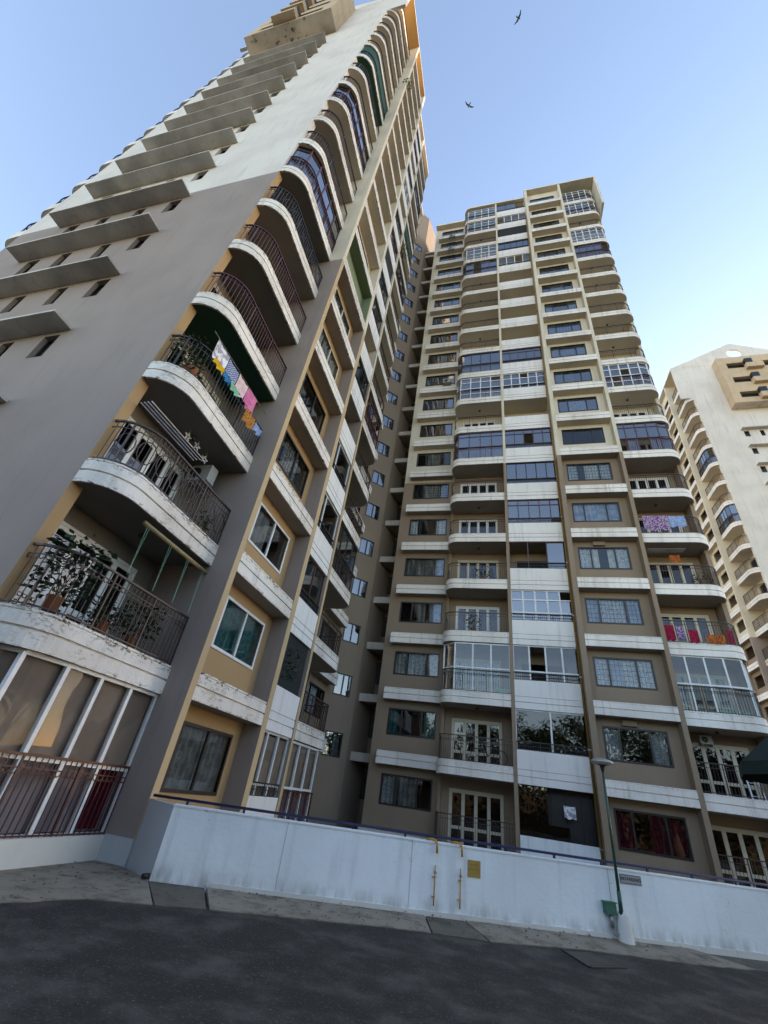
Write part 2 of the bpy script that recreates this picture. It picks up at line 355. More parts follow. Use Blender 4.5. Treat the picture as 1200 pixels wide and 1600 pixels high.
def wall_grid(b, fixed, a0, a1, z0, z1, opens, th, mfun, axis='x'):
    """wall in plane y=fixed (axis x) or x=fixed (axis y), openings [(a0,a1,z0,z1)], thickness th into the building"""
    A = sorted({a0, a1, *[v for o in opens for v in o[:2]]}); Z = sorted({z0, z1, ZSPLIT, *[v for o in opens for v in o[2:]]})
    Z = [z for z in Z if z0 <= z <= z1]; A = [a for a in A if a0 <= a <= a1]
    P = (lambda a, d, z: (a, fixed+d, z)) if axis == 'x' else (lambda a, d, z: (fixed-d, a, z))
    byz = {}
    for za, zb in zip(Z, Z[1:]):
        zc = (za+zb)/2; row = [o for o in opens if o[2] < zc < o[3]]; run = None
        for aa, ab in zip(A, A[1:]):
            ac = (aa+ab)/2; hole = any(o[0] < ac < o[1] for o in row)
            if not hole:
                if run is None: run = aa
            if hole and run is not None: b.quad(P(run, 0, za), P(aa, 0, za), P(aa, 0, zb), P(run, 0, zb), mfun(zc)); run = None
        if run is not None: b.quad(P(run, 0, za), P(A[-1], 0, za), P(A[-1], 0, zb), P(run, 0, zb), mfun(zc))
    for o in opens:
        m = mfun((o[2]+o[3])/2)
        b.quad(P(o[0], 0, o[2]), P(o[1], 0, o[2]), P(o[1], th, o[2]), P(o[0], th, o[2]), m); b.quad(P(o[0], 0, o[3]), P(o[1], 0, o[3]), P(o[1], th, o[3]), P(o[0], th, o[3]), m)
        b.quad(P(o[0], 0, o[2]), P(o[0], th, o[2]), P(o[0], th, o[3]), P(o[0], 0, o[3]), m); b.quad(P(o[1], 0, o[2]), P(o[1], th, o[2]), P(o[1], th, o[3]), P(o[1], 0, o[3]), m)

def curtain_mesh(x0, x1, y, z0, z1, matn, mir):
    b = MB(); n = max(6, int((x1-x0)/0.045)); ph = rnd.random()*6; pts = []
    for i in range(n+1):
        t = i/n; pts.append((x0+(x1-x0)*t, y+0.028*math.sin(i*1.25+ph)+0.012*math.sin(i*0.5+ph)))
    for a, c in zip(pts, pts[1:]): b.quad((*a, z0), (*c, z0), (*c, z1), (*a, z1))
    return b.mesh('curtain', matn, mir, smooth=True)

def window(parent, x0, x1, y, z0, z1, zloc, fr, splits, gl, curtains, mir, grille=False, detail=True):
    def mk():
        b = MB(); t = 0.07
        b.box(x0-t, x1+t, y-0.03, y+0.05, z0-t, z0); b.box(x0-t, x1+t, y-0.03, y+0.05, z1, z1+t)
        b.box(x0-t, x0, y-0.03, y+0.05, z0, z1); b.box(x1, x1+t, y-0.03, y+0.05, z0, z1)
        xs = [x0] + [x0+(x1-x0)*s for s in splits] + [x1]
        for x in xs[1:-1]: b.box(x-0.035, x+0.035, y-0.012, y+0.045, z0, z1)
        if grille:
            k = int((x1-x0)/0.16)
            for i in range(1, k): b.box(x0+(x1-x0)*i/k-0.008, x0+(x1-x0)*i/k+0.008, y+0.055, y+0.068, z0, z1)
            for i in range(1, 5): b.box(x0, x1, y+0.07, y+0.08, z0+(z1-z0)*i/5-0.008, z0+(z1-z0)*i/5+0.008)
        ps = []
        for i, (a, c) in enumerate(zip(xs, xs[1:])):
            pm = MB(); dy = 0.018 if i % 2 else 0.006; pm.quad((a, y+dy, z0), (c, y+dy, z0), (c, y+dy, z1), (a, y+dy, z1)); ps.append(pm.mesh('pane', gl, mir))
        return b.mesh('window_frame', fr, mir), ps
    fm, ps = cached(('win', x0, x1, y, z0, z1, fr, tuple(splits), gl, grille, mir), mk)
    w = link('window', fm, parent, (0, 0, zloc))
    for p in ps: link('pane', p, w)
    for (s0, s1, cm) in curtains:
        link('curtain', curtain_mesh(x0+(x1-x0)*s0, x0+(x1-x0)*s1, y+0.14, z0, z1, cm, mir), w)
    return w

def door(parent, x0, x1, y, z0, z1, zloc, fr, mir, curtain=None, n=4):
    def mk():
        b = MB(); t = 0.07
        b.box(x0-t, x1+t, y-0.03, y+0.06, z1, z1+t); b.box(x0-t, x0, y-0.03, y+0.06, z0, z1); b.box(x1, x1+t, y-0.03, y+0.06, z0, z1)
        w = (x1-x0)/n; ps = []
        for i in range(n):
            a = x0+i*w; c = a+w
            b.box(a, a+0.075, y-0.01, y+0.04, z0, z1); b.box(c-0.075, c, y-0.01, y+0.04, z0, z1)
            for za, zb in ((z0, z0+0.12), (z0+0.78, z0+0.90), (z1-0.09, z1)): b.box(a+0.075, c-0.075, y-0.008, y+0.038, za, zb)
            pm = MB()
            for za, zb in ((z0+0.12, z0+0.78), (z0+0.90, z1-0.09)): pm.quad((a+0.075, y+0.02, za), (c-0.075, y+0.02, za), (c-0.075, y+0.02, zb), (a+0.075, y+0.02, zb))
            ps.append(pm.mesh('pane', 'glass_dark', mir))
        return b.mesh('door_frame', fr, mir), ps
    fm, ps = cached(('door', x0, x1, y, z0, z1, fr, n, mir), mk)
    d = link('balcony_door', fm, parent, (0, 0, zloc))
    for p in ps: link('pane', p, d)
    if curtain: link('curtain', curtain_mesh(x0+0.1, x1-0.1, y+0.14, z0+0.1, z1-0.1, curtain, mir), d)
    return d

# ------------------------------------------------------------------ one wing of an apartment tower
def wing(root, mir, spec, detail=True, floors=range(NF)):
    low = spec['low']; up = 'cream'
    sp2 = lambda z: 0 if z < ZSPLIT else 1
    # fins
    def fin(name, x0, x1, y0, y1, ztop):
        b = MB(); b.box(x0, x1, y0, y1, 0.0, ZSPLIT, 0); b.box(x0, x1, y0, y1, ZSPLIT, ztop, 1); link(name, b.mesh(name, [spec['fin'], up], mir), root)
        if spec.get('edge'):
            b = MB(); b.box(x0-0.004, x1+0.0, y0-0.012, y0, 0.3, ZSPLIT, 0); b.box(x0-0.004, x1, y0-0.012, y0, ZSPLIT, ztop, 1); link('fin_edge', b.mesh('fin_edge', [spec['edge'], up], mir), root)
    fin('fin', 7.16, 7.36, 0.0, 2.3, ZROOF); fin('fin', 3.62, 3.88, 0.0, 2.0, ZROOF); fin('fin', 0.40, 0.57, 0.545, 2.3, ZROOF-0.3)
    # walls with openings
    wx0, wx1 = spec['wx']
    def wall(name, y, x0, x1, z0, z1, opens, m0=None):
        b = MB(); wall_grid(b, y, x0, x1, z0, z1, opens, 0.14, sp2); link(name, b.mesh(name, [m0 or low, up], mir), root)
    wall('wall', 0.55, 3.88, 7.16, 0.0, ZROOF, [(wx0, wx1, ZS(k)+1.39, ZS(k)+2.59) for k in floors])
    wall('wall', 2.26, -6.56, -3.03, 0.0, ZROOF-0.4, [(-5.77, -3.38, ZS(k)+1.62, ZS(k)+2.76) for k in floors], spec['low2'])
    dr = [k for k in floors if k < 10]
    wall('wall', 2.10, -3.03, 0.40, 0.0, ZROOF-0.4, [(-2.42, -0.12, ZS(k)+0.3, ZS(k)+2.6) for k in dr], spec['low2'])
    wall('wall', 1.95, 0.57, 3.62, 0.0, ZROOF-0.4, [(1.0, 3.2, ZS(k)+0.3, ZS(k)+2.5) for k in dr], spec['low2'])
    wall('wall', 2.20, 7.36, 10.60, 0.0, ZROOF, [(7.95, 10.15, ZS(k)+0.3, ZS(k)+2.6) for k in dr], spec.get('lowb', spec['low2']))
    # side of column bay, corner post
    b = MB(); b.box(-6.56, -6.36, 2.264, 6.5, 0, ZSPLIT, 0); b.box(-6.56, -6.36, 2.264, 6.5, ZSPLIT, ZROOF-0.4, 1); link('side_wall', b.mesh('side_wall', [spec['low2'], up], mir), root)
    b = MB(); b.box(-3.03, -2.86, 1.93, 2.095, 0, ZSPLIT, 0); b.box(-3.03, -2.86, 1.93, 2.095, ZSPLIT, ZROOF-0.4, 1); link('corner_post', b.mesh('corner_post', [spec['fin'], up], mir), root)
    # interior: slabs, partitions, back wall, main body
    b = MB()
    for k in floors:
        b.box(-6.3, 3.7, 2.42, 5.5, ZS(k)+0.01, ZS(k)+0.16); b.box(3.9, 7.15, 0.72, 5.5, ZS(k)+0.01, ZS(k)+0.16); b.box(7.2, 10.55, 2.4, 5.5, ZS(k)+0.01, ZS(k)+0.16)
    for x in (-3.1, 0.45, 3.7, 7.2): b.box(x, x+0.1, 2.42, 5.5, 0, 60)
    b.box(3.72, 3.86, 2.02, 5.5, 0, 60.01); b.box(-6.3, 10.55, 5.5, 5.62, 0, 60.3)
    link('interior', b.mesh('interior', 'interior', mir), root)
    b = MB(); b.box(-6.5, 9.2, 5.7, 15.2, 0, 58.0); b.box(9.2, 10.5, 5.7, 14.4, 0, 57.9); b.box(-6.45, 10.5, 2.45, 15.2, ZROOF-0.25, ZROOF-0.12); link('body', b.mesh('body', 'cream', mir), root)
    # roof slab and overhang
    b = MB(); b.box(3.58, 10.83, -0.04, 5.6, ZROOF, ZROOF+0.22, 0)
    b.quad((3.9, -0.03, ZROOF-0.01), (10.8, -0.03, ZROOF-0.01), (10.8, 2.3, ZROOF-0.01), (3.9, 2.3, ZROOF-0.01), 1); link('roof_slab', b.mesh('roof_slab', ['cream', spec['roofsof']], mir), root)
    b = MB(); b.prism([(3.58, 0.52), (3.58, 5.6), (-6.58, 5.6), (-6.58, 1.7), (-3.1, 1.7)] + [(x, y-0.05) for x, y in reversed(path_mid(-0.03)[:-1])], ZROOF-0.4, ZROOF-0.12); link('roof_slab', b.mesh('roof_slab', 'cream', mir), root)
    # per-storey pieces
    bandm = spec['band']
    def band_mesh(pathf, prof, back, sof, key):
        def mk():
            b = MB(); b.sweep(pathf, prof, 0)
            if back: b.prism(back, 0.006, 0.13, 1)
            return b.mesh(key, [bandm, sof], mir)
        return cached((key, mir, bandm, sof), mk)
    for k in floors:
        z = ZS(k); cut = k >= 18
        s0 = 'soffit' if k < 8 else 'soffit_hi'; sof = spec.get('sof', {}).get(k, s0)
        if k > 0:
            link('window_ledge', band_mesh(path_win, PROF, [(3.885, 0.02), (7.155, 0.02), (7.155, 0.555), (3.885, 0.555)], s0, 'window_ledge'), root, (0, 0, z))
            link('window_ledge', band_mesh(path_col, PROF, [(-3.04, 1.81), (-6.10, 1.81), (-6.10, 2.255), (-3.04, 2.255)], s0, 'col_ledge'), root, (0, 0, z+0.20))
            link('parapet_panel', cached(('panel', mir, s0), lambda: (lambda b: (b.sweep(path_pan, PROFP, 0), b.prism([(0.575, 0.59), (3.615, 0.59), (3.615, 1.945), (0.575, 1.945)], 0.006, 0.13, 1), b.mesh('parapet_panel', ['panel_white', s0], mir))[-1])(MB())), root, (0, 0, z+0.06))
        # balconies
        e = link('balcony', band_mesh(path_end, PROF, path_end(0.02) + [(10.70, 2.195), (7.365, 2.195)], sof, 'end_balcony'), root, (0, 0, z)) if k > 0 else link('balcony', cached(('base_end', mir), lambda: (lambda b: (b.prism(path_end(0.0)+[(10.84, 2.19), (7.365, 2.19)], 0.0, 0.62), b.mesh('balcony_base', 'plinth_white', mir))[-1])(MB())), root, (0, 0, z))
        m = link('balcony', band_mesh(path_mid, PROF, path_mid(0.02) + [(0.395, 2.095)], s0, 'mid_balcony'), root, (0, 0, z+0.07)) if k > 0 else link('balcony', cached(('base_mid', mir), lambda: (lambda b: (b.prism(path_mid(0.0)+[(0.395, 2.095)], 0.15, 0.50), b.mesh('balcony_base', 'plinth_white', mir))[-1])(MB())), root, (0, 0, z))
        if k > 0 and k % 3 != 1 and detail:
            lm_ = cached(('ceil', mir), lambda: (lambda b: (b.lathe([(0.001, -0.10), (0.07, -0.09), (0.09, -0.05), (0.05, -0.03), (0.04, 0.004)], 12, (8.9, 1.4)), b.mesh('ceiling_lamp', 'rail_dark', mir))[-1])(MB()))
            link('ceiling_lamp', lm_, e)
            lm2 = cached(('ceil2', mir), lambda: (lambda b: (b.lathe([(0.001, -0.10), (0.07, -0.09), (0.09, -0.05), (0.05, -0.03), (0.04, 0.004)], 12, (-1.2, 1.35)), b.mesh('ceiling_lamp', 'rail_dark', mir))[-1])(MB()))
            link('ceiling_lamp', lm2, m)
        te = spec['end'].get(k, 'open'); tm = spec['mid'].get(k, 'open'); tp = spec['pan'].get(k, 'open')
        re_ = spec['rail_e'].get(k, ('rail_brown', 'plain')); rm_ = spec['rail_m'].get(k, ('rail_brown', 'plain'))
        link('railing', railing_mesh(path_end, 0.58, 1.66, re_[0], mir, re_[1]), e)
        link('railing', railing_mesh(path_mid, 0.55, 1.60, rm_[0], mir, rm_[1]), m)
        if te in GLZ: glazing(path_end, te, 0.62, 2.97, mir, root, z)
        elif te == 'net': 
            nb = MB(); nb.sweep(path_end, [(0.10, 0.6), (0.10, 2.98)]); link('balcony_net', nb.mesh('balcony_net', 'net_green', mir), root, (0, 0, z))
        if tm in GLZ: glazing(path_mid, tm, 0.60, 2.95, mir, root, z+0.05)
        elif tm == 'net':
            nb = MB(); nb.sweep(path_mid, [(0.10, 0.6), (0.10, 2.9)]); link('balcony_net', nb.mesh('balcony_net', 'net_green', mir), root, (0, 0, z+0.05))
        if tp in GLZ:
            if detail: link('railing', railing_mesh(path_pan, 1.28, 1.66, 'rail_dark', mir, 'plain', 0.10), root, (0, 0, z+0.05))
            glazing(path_pan, tp, 1.30, 2.98, mir, root, z+0.05)
        elif tp == 'net':
            nb = MB(); nb.box(0.6, 3.6, 0.66, 0.68, 1.3, 2.98); link('balcony_net', nb.mesh('balcony_net', 'net_dark', mir), root, (0, 0, z+0.05))
        if k in dr and detail:
            if te == 'open' or te.startswith('g'): door(root, 7.95, 10.15, 2.20, 0.3, 2.53, z, spec['door_e'].get(k, 'frame_cream'), mir, spec['cur_e'].get(k))
            door(root, -2.42, -0.12, 2.10, 0.3, 2.53, z, spec['door_m'].get(k, 'frame_cream'), mir, spec['cur_m'].get(k))
            if tp == 'open': door(root, 1.0, 3.2, 1.95, 0.3, 2.43, z, 'frame_cream', mir)
        if detail:
            wc = spec['wcur'].get(k, DEFC[k % len(DEFC)]); fr = spec['wframe'].get(k, 'frame_dark')
            gl = 'glass' if k < 8 else 'glass_blue'
            window(root, wx0, wx1, 0.556, 1.39, 2.59, z, fr, spec['wsplit'], gl, wc, mir, k in spec['grille'])
            window(root, -5.77, -3.38, 2.266, 1.62, 2.76, z, 'frame_dark', (0.27, 0.72), gl, spec['ccur'].get(k, DEFC[(k+2) % len(DEFC)]), mir, k in (6,))

DEFC = [[(0.0, 0.25, 'lace'), (0.3, 0.7, 'cur_blue'), (0.75, 1, 'lace')], [(0, 1, 'cur_blue')], [(0, 0.26, 'lace'), (0.75, 1, 'lace')], [(0.25, 0.75, 'lace')], [(0.05, 0.55, 'cur_grey')]]

def end_wall(root, mir, spec):
    """gable end with sun-shade slabs, small windows, bay box near the top"""
    X = 10.84; sp2 = lambda z: 0 if z < ZSPLIT else 1
    ys = [(5.55, 6.15), (7.30, 7.78), (9.15, 9.68), (10.75, 11.40)]
    ks = range(1, 17); opens = [(a, c, ZS(k)-1.50, ZS(k)-0.52) for k in ks for a, c in ys]
    b = MB(); wall_grid(b, X, 1.45, 14.6, 0.0, ZROOF, opens, 0.2, sp2, 'y')
    b.quad((X, 1.45, 0.42), (X-0.25, 1.45, 0.42), (X-0.25, 1.45, ZSPLIT), (X, 1.45, ZSPLIT), 2); b.quad((X, 1.45, ZSPLIT), (X-0.25, 1.45, ZSPLIT), (X-0.25, 1.45, ZROOF), (X, 1.45, ZROOF), 1)
    b.box(X-0.27, X-0.23, 1.452, 2.2, 0.42, ZSPLIT, 2); b.box(X-0.27, X-0.23, 1.452, 2.2, ZSPLIT, ZROOF, 1); b.box(X-1.0, X-0.4, 5.0, 12.0, 0.2, 52.0, 3)
    # the upper two storeys run forward to the facade line
    b.box(X-0.2, X-0.004, -0.02, 1.45, 54.2, ZROOF+0.2, 1)
    b.box(X-1.6, X-1.5, 14.4, 15.6, 0, ZROOF-0.5, 1)
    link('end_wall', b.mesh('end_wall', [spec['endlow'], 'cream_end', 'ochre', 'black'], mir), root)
    # gable with round hole
    cy, cz, r = 8.75, 63.0, 0.95; n = 48; b = MB(); ring = []; outer = []
    poly = [(-0.02, ZROOF+0.2), (17.4, ZROOF+0.2), (8.7, 65.4)]
    def hit(t):
        dy, dz = math.cos(t), math.sin(t); best = 1e9
        for (y0, z0), (y1, z1) in zip(poly, poly[1:]+poly[:1]):
            ey, ez = y1-y0, z1-z0; den = dy*ez-dz*ey
            if abs(den) < 1e-9: continue
            s = ((y0-cy)*ez-(z0-cz)*ey)/den; u = ((y0-cy)*dz-(z0-cz)*dy)/den
            if s > 0 and -1e-6 <= u <= 1+1e-6: best = min(best, s)
        return (cy+dy*best, cz+dz*best)
    angs = sorted([2*math.pi*i/n for i in range(n)] + [math.atan2(z-cz, y-cy) % (2*math.pi) for y, z in poly])
    for t in angs: ring.append((cy+r*math.cos(t), cz+r*math.sin(t))); outer.append(hit(t))
    for i in range(len(angs)):
        j = (i+1) % len(angs)
        for x in (X+0.003, X-0.25): b.quad((x, *ring[i]), (x, *ring[j]), (x, *outer[j]), (x, *outer[i]))
        b.quad((X, *ring[i]), (X, *ring[j]), (X-0.25, *ring[j]), (X-0.25, *ring[i])); b.quad((X, *outer[i]), (X, *outer[j]), (X-0.25, *outer[j]), (X-0.25, *outer[i]))
    link('gable', b.mesh('gable', 'cream_end', mir), root)
    # sunshades and windows
    def sh():
        b = MB(); b.box(X-0.02, X+0.58, 5.28, 12.03, 0, 0.075); return b.mesh('sunshade', 'shade_slab', mir)
    shm = cached(('shade', mir), sh)
    for k in range(1, 17): link('sunshade', shm, root, (0, 0, ZS(k)-0.36))
    wm = []
    for a, c in ys:
        b = MB(); x = X-0.14
        for (p, q, s, t) in ((a, c, 0, 0.05), (a, c, 0.93, 0.98), (a, a+0.05, 0.05, 0.93), (c-0.05, c, 0.05, 0.93), ((a+c)/2-0.02, (a+c)/2+0.02, 0.05, 0.93)): b.box(x-0.04, x+0.02, p, q, s, t)
        pm = MB(); pm.quad((x-0.01, a, 0), (x-0.01, c, 0), (x-0.01, c, 0.98), (x-0.01, a, 0.98)); wm.append((b.mesh('window_frame', 'frame_dark', mir), pm.mesh('pane', 'glass_dark', mir)))
    for k in ks:
        for fm, pm in wm: w = link('window', fm, root, (0, 0, ZS(k)-1.50)); link('pane', pm, w)
    # box bay
    b = MB(); X2 = X+1.3; zb, zt = 51.3, 60.6
    opens = [(6.3, 8.6, zb+0.9+3*i, zb+2.0+3*i) for i in range(3)] + [(10.6, 11.9, zb+0.9+3*i, zb+2.0+3*i) for i in range(3)]
    wall_grid(b, X2, 5.28, 12.9, zb, zt, opens, 0.5, lambda z: 0, 'y')
    b.quad((X, 5.28, zb), (X2, 5.28, zb), (X2, 5.28, zt), (X, 5.28, zt), 0); b.quad((X, 12.9, zb), (X2, 12.9, zb), (X2, 12.9, zt), (X, 12.9, zt), 0)
    b.quad((X, 5.28, zb), (X2, 5.28, zb), (X2, 12.9, zb), (X, 12.9, zb), 1); b.quad((X, 5.28, zt), (X2, 5.28, zt), (X2, 12.9, zt), (X, 12.9, zt), 0); b.box(X2-0.55, X2-0.5, 5.4, 12.8, zb+0.1, zt-0.1, 2)
    for i in range(3):
        b.box(X2, X2+0.55, 8.3, 10.3, zb+0.35+3*i, zb+1.25+3*i, 0); b.box(X2+0.01, X2+0.5, 8.35, 9.2, zb+1.25+3*i, zb+2.2+3*i, 2)
    link('bay_box', b.mesh('bay_box', ['box_tan', 'box_stain', 'black'], mir), root)

# ------------------------------------------------------------------ the setting: ground
def sheet(name, poly, z, mat, label=None):
    me = bpy.data.meshes.new(name); me.from_pydata([(x, y, z) for x, y in poly], [], [tuple(range(len(poly)))]); me.materials.append(MATS[mat])
    return tag(link(name, me), kind='structure')
sheet('road', [(-400, -400), (400, -400), (400, 400), (-400, 400)], 0.0, 'asphalt')
sheet('yard', [(-6.2, 8.45), (-5.2, 8.15), (13.0, 16.7), (40, 20), (40, 48), (-7, 48)], 0.006, 'yard')
def slab_piece(name, pts, mat, parent):
    """pavement slab: pts (x,y,z) counter-clockwise, sides going down"""
    n = len(pts); v = list(pts) + [(x, y, -0.06) for x, y, _ in pts]; f = [tuple(range(n))] + [(i, i+n, (i+1) % n+n, (i+1) % n) for i in range(n)]
    me = bpy.data.meshes.new(name); me.from_pydata(v, [], f); me.materials.append(MATS[mat]); return link(name, me, parent)
def ragged(a, b, n, amp):
    out = []
    for i in range(1, n):
        t = i/n; out.append((a[0]+(b[0]-a[0])*t+rnd.uniform(-amp, amp), a[1]+(b[1]-a[1])*t+rnd.uniform(-amp, amp), a[2]+(b[2]-a[2])*t))
    return out
def piece(name, inner, outer, mat, parent):
    """inner edge along the wall, outer edge along the road (both left to right)"""
    o2 = [outer[0]]
    for a, b in zip(outer, outer[1:]): o2 += ragged(a, b, 9, 0.02) + [b]
    return slab_piece(name, o2 + list(reversed(inner)), mat, parent)
pav = tag(link('pavement', None), kind='structure')
ZI, ZO = 0.07, 0.012
piece('slab', [(-6.96, 2.0, ZI), (-6.96, 8.26, ZI), (-6.33, 8.24, ZI), (-5.44, 7.79, ZI)], [(-6.3, 2.0, ZO), (-5.80, 5.55, ZO), (-5.36, 6.52, ZO), (-4.64, 6.93, ZO)], 'apron', pav)
piece('slab', [(-5.42, 7.79, ZI-0.01), (-4.64, 8.15, ZI-0.01)], [(-4.61, 6.94, ZO), (-4.05, 7.32, ZO)], 'slab_dark', pav)
piece('slab', [(-4.60, 8.17, ZI), (-1.35, 9.70, ZI)], [(-4.0, 7.34, ZO), (-1.80, 8.62, ZO), (-1.12, 8.92, ZO)], 'apron', pav)
piece('slab', [(-1.32, 9.71, ZI-0.01), (-0.72, 9.99, ZI-0.01)], [(-1.09, 8.93, ZO), (-0.28, 9.22, ZO)], 'slab_dark', pav)
piece('slab', [(-0.69, 10.0, ZI), (3.2, 11.83, ZI)], [(-0.25, 9.24, ZO), (1.2, 10.15, ZO), (2.86, 10.85, ZO), (4.1, 11.55, ZO)], 'apron', pav)
piece('slab', [(3.23, 11.84, 0.03), (12.5, 16.2, 0.03)], [(4.15, 11.57, 0.008), (13.2, 15.6, 0.008)], 'slab_dark', pav)
dc = thing('drain_cover', 'flat concrete drain cover with dark joints set in the road edge', 'drain cover', (1.2, 9.6, 0))
slab_piece('cover', [(-0.36, 0.15, 0.006), (-0.07, -0.50, 0.006), (0.42, -0.07, 0.006), (0.06, 0.46, 0.006)], 'cover', dc)
b = MB()
for p, q in (((-0.38, 0.17), (-0.09, -0.54)), ((-0.09, -0.54), (0.47, -0.07))): b.bar((*p, 0.01), (*q, 0.01), 0.045, 0, 0.012)
link('joint', b.mesh('joint', 'black'), dc)

# ------------------------------------------------------------------ towers
LSPEC = dict(lowb='soffit_grey', low='ochre', low2='brown', fin='taupe', edge='lit_edge', endlow='taupe', band='white_peel', roofsof='soffit_sunlit', wx=(4.32, 6.35), wsplit=(0.48,), sof={13: 'soffit_green', 1: 'soffit_grey', 2: 'soffit_grey', 3: 'soffit_grey', 4: 'soffit_green', 5: 'soffit_grey', 6: 'soffit', 7: 'soffit_grey', 9: 'soffit', 11: 'soffit'}, wsof='soffit',
    end={0: 'gs', 7: 'gb', 10: 'gb', 13: 'net'}, mid={0: 'gs', 3: 'gd', 6: 'gb', 7: 'open', 11: 'gd', 13: 'net', 16: 'gd'}, pan={0: 'gs', 1: 'net', 2: 'g3', 3: 'g2', 4: 'g2', 5: 'open', 6: 'gd', 7: 'open', 8: 'gd', 9: 'gd', 10: 'net', 11: 'gb', 12: 'gd', 14: 'gW', 15: 'gd', 17: 'gb', 18: 'gd'},
    rail_e={0: ('rail_maroon', 'ornate'), 1: ('rail_brown', 'ornate'), 2: ('rail_brown', 'scroll'), 3: ('rail_dark', 'plain'), 4: ('rail_maroon', 'plain'), 5: ('rail_maroon', 'plain'), 6: ('rail_dark', 'scroll'), 7: ('rail_maroon', 'plain'), 10: ('rail_maroon', 'plain')}, rail_m={0: ('rail_maroon', 'plain'), 6: ('rail_maroon', 'plain')},
    door_e={1: 'frame_white', 2: 'frame_white'}, door_m={}, cur_e={1: 'cur_teal'}, cur_m={}, grille={3, 5},
    wframe={1: 'frame_white', 2: 'frame_white', 5: 'frame_cream', 6: 'frame_cream'}, ccur={},
    wcur={0: [(0, 0.5, 'cur_grey'), (0.5, 1, 'cur_grey')], 1: [(0, 0.5, 'cur_teal'), (0.5, 1, 'cur_teal')], 2: [(0.5, 1, 'cur_grey')], 3: [(0.3, 0.8, 'cur_pattern')], 4: []})
RSPEC = dict(low='brown', low2='brown', fin='brown', endlow='taupe', band='white', roofsof='cream', wx=(4.27, 6.65), wsplit=(0.24, 0.74),
    end={2: 'gw', 7: 'gb', 9: 'gW', 15: 'gb', 16: 'gW', 18: 'gW', 19: 'gW'}, mid={2: 'gw', 7: 'gb', 9: 'gW', 10: 'gd', 15: 'gb', 16: 'gW', 18: 'gW', 19: 'gW'},
    pan={0: 'none', 1: 'g2', 2: 'gw', 3: 'gW', 4: 'g3', 5: 'gb', 6: 'gd', 7: 'gb', 9: 'gW', 10: 'gb', 15: 'gw', 16: 'gd', 17: 'net', 18: 'gw', 19: 'g3'},
    rail_e={7: ('rail_maroon', 'plain'), 9: ('rail_maroon', 'plain'), 15: ('rail_maroon', 'plain'), 16: ('rail_white', 'plain'), 18: ('rail_maroon', 'plain'), 2: ('rail_brown', 'ornate')},
    rail_m={7: ('rail_maroon', 'plain'), 9: ('rail_brown', 'plain'), 16: ('rail_white', 'plain'), 1: ('rail_brown', 'ornate'), 2: ('rail_dark', 'ornate')},
    door_e={6: 'frame_white', 8: 'frame_white'}, door_m={3: 'frame_white', 5: 'frame_white', 6: 'frame_white', 8: 'frame_white'}, cur_e={2: 'cur_white', 3: 'cur_blue'}, cur_m={3: 'cur_blue', 4: 'cur_blue', 2: 'cur_grey'}, grille={3, 2, 6},
    wframe={}, ccur={0: [(0, 0.3, 'cur_pattern'), (0.35, 0.7, 'cur_grey')], 1: [(0, 0.2, 'cur_teal'), (0.75, 1, 'cur_teal')], 2: [(0, 0.27, 'cur_pattern'), (0.3, 0.7, 'lace'), (0.75, 1, 'cur_pattern')], 3: [(0.4, 0.6, 'cur_grey'), (0.7, 1, 'cur_blue')], 4: [(0, 0.75, 'cur_grey'), (0.78, 1, 'cur_blue')], 5: [(0, 0.2, 'lace'), (0.72, 1, 'lace')], 6: [(0.3, 0.75, 'cur_pattern'), (0.78, 1, 'cur_blue')], 7: [(0.3, 0.7, 'cur_grey')], 8: [(0, 0.7, 'cur_red')]},
    wcur={0: [(0, 0.27, 'cur_red'), (0.5, 1, 'cur_red')], 1: [(0, 0.24, 'cur_pattern'), (0.76, 1, 'cur_pattern')], 2: [(0, 0.24, 'lace'), (0.26, 0.5, 'cur_blue'), (0.5, 0.74, 'lace'), (0.76, 1, 'lace')], 3: [(0, 0.22, 'cur_blue'), (0.26, 0.74, 'lace'), (0.8, 1, 'cur_blue')], 4: [(0, 0.24, 'lace'), (0.26, 0.4, 'cur_white'), (0.6, 0.74, 'cur_white'), (0.76, 1, 'lace')], 5: [(0, 1, 'cur_blue')], 6: [(0, 0.24, 'lace'), (0.4, 0.74, 'cur_white'), (0.76, 1, 'lace')], 7: []})
TSPEC = dict(low='brown', low2='brown', fin='taupe', endlow='taupe', band='white', roofsof='cream', wx=(4.27, 6.65), wsplit=(0.5,), end={11: 'gd', 14: 'gd'}, mid={}, pan={}, rail_e={}, rail_m={}, door_e={}, door_m={}, cur_e={}, cur_m={}, grille=set(), wframe={}, ccur={}, wcur={})

TL = thing('apartment_tower', 'tall tower seen from its taupe gable end with rounded balconies and sunshade slabs', 'apartment tower', (-6.31, 0, 0), R_(90))
wing(TL, True, LSPEC); end_wall(TL, True, LSPEC)
TR = thing('apartment_tower', 'tower with stacked white window ledges and balconies facing the white wall', 'apartment tower', (0, 21.91, 0))
wing(TR, False, RSPEC)
b = MB(); b.box(10.64, 10.84, 1.45, 15.8, 0, ZSPLIT, 0); b.box(10.64, 10.84, 1.45, 15.8, ZSPLIT, ZROOF, 1); b.box(10.84, 11.05, -0.02, 2.3, 54.2, ZROOF+0.2, 1); link('end_wall', b.mesh('end_wall', ['brown', 'cream']), TR)
TB = thing('apartment_tower', 'cream tower far behind with gable, round hole and tan bay box', 'apartment tower', (25.7, 60.14, 0), R_(-90))
wing(TB, False, TSPEC, detail=False, floors=range(2, NF)); end_wall(TB, False, TSPEC)
def LW(u, Y, z): return (-6.31-Y, MIRC-u, z)
def RW(u, Y, z): return (u, 21.91+Y, z)

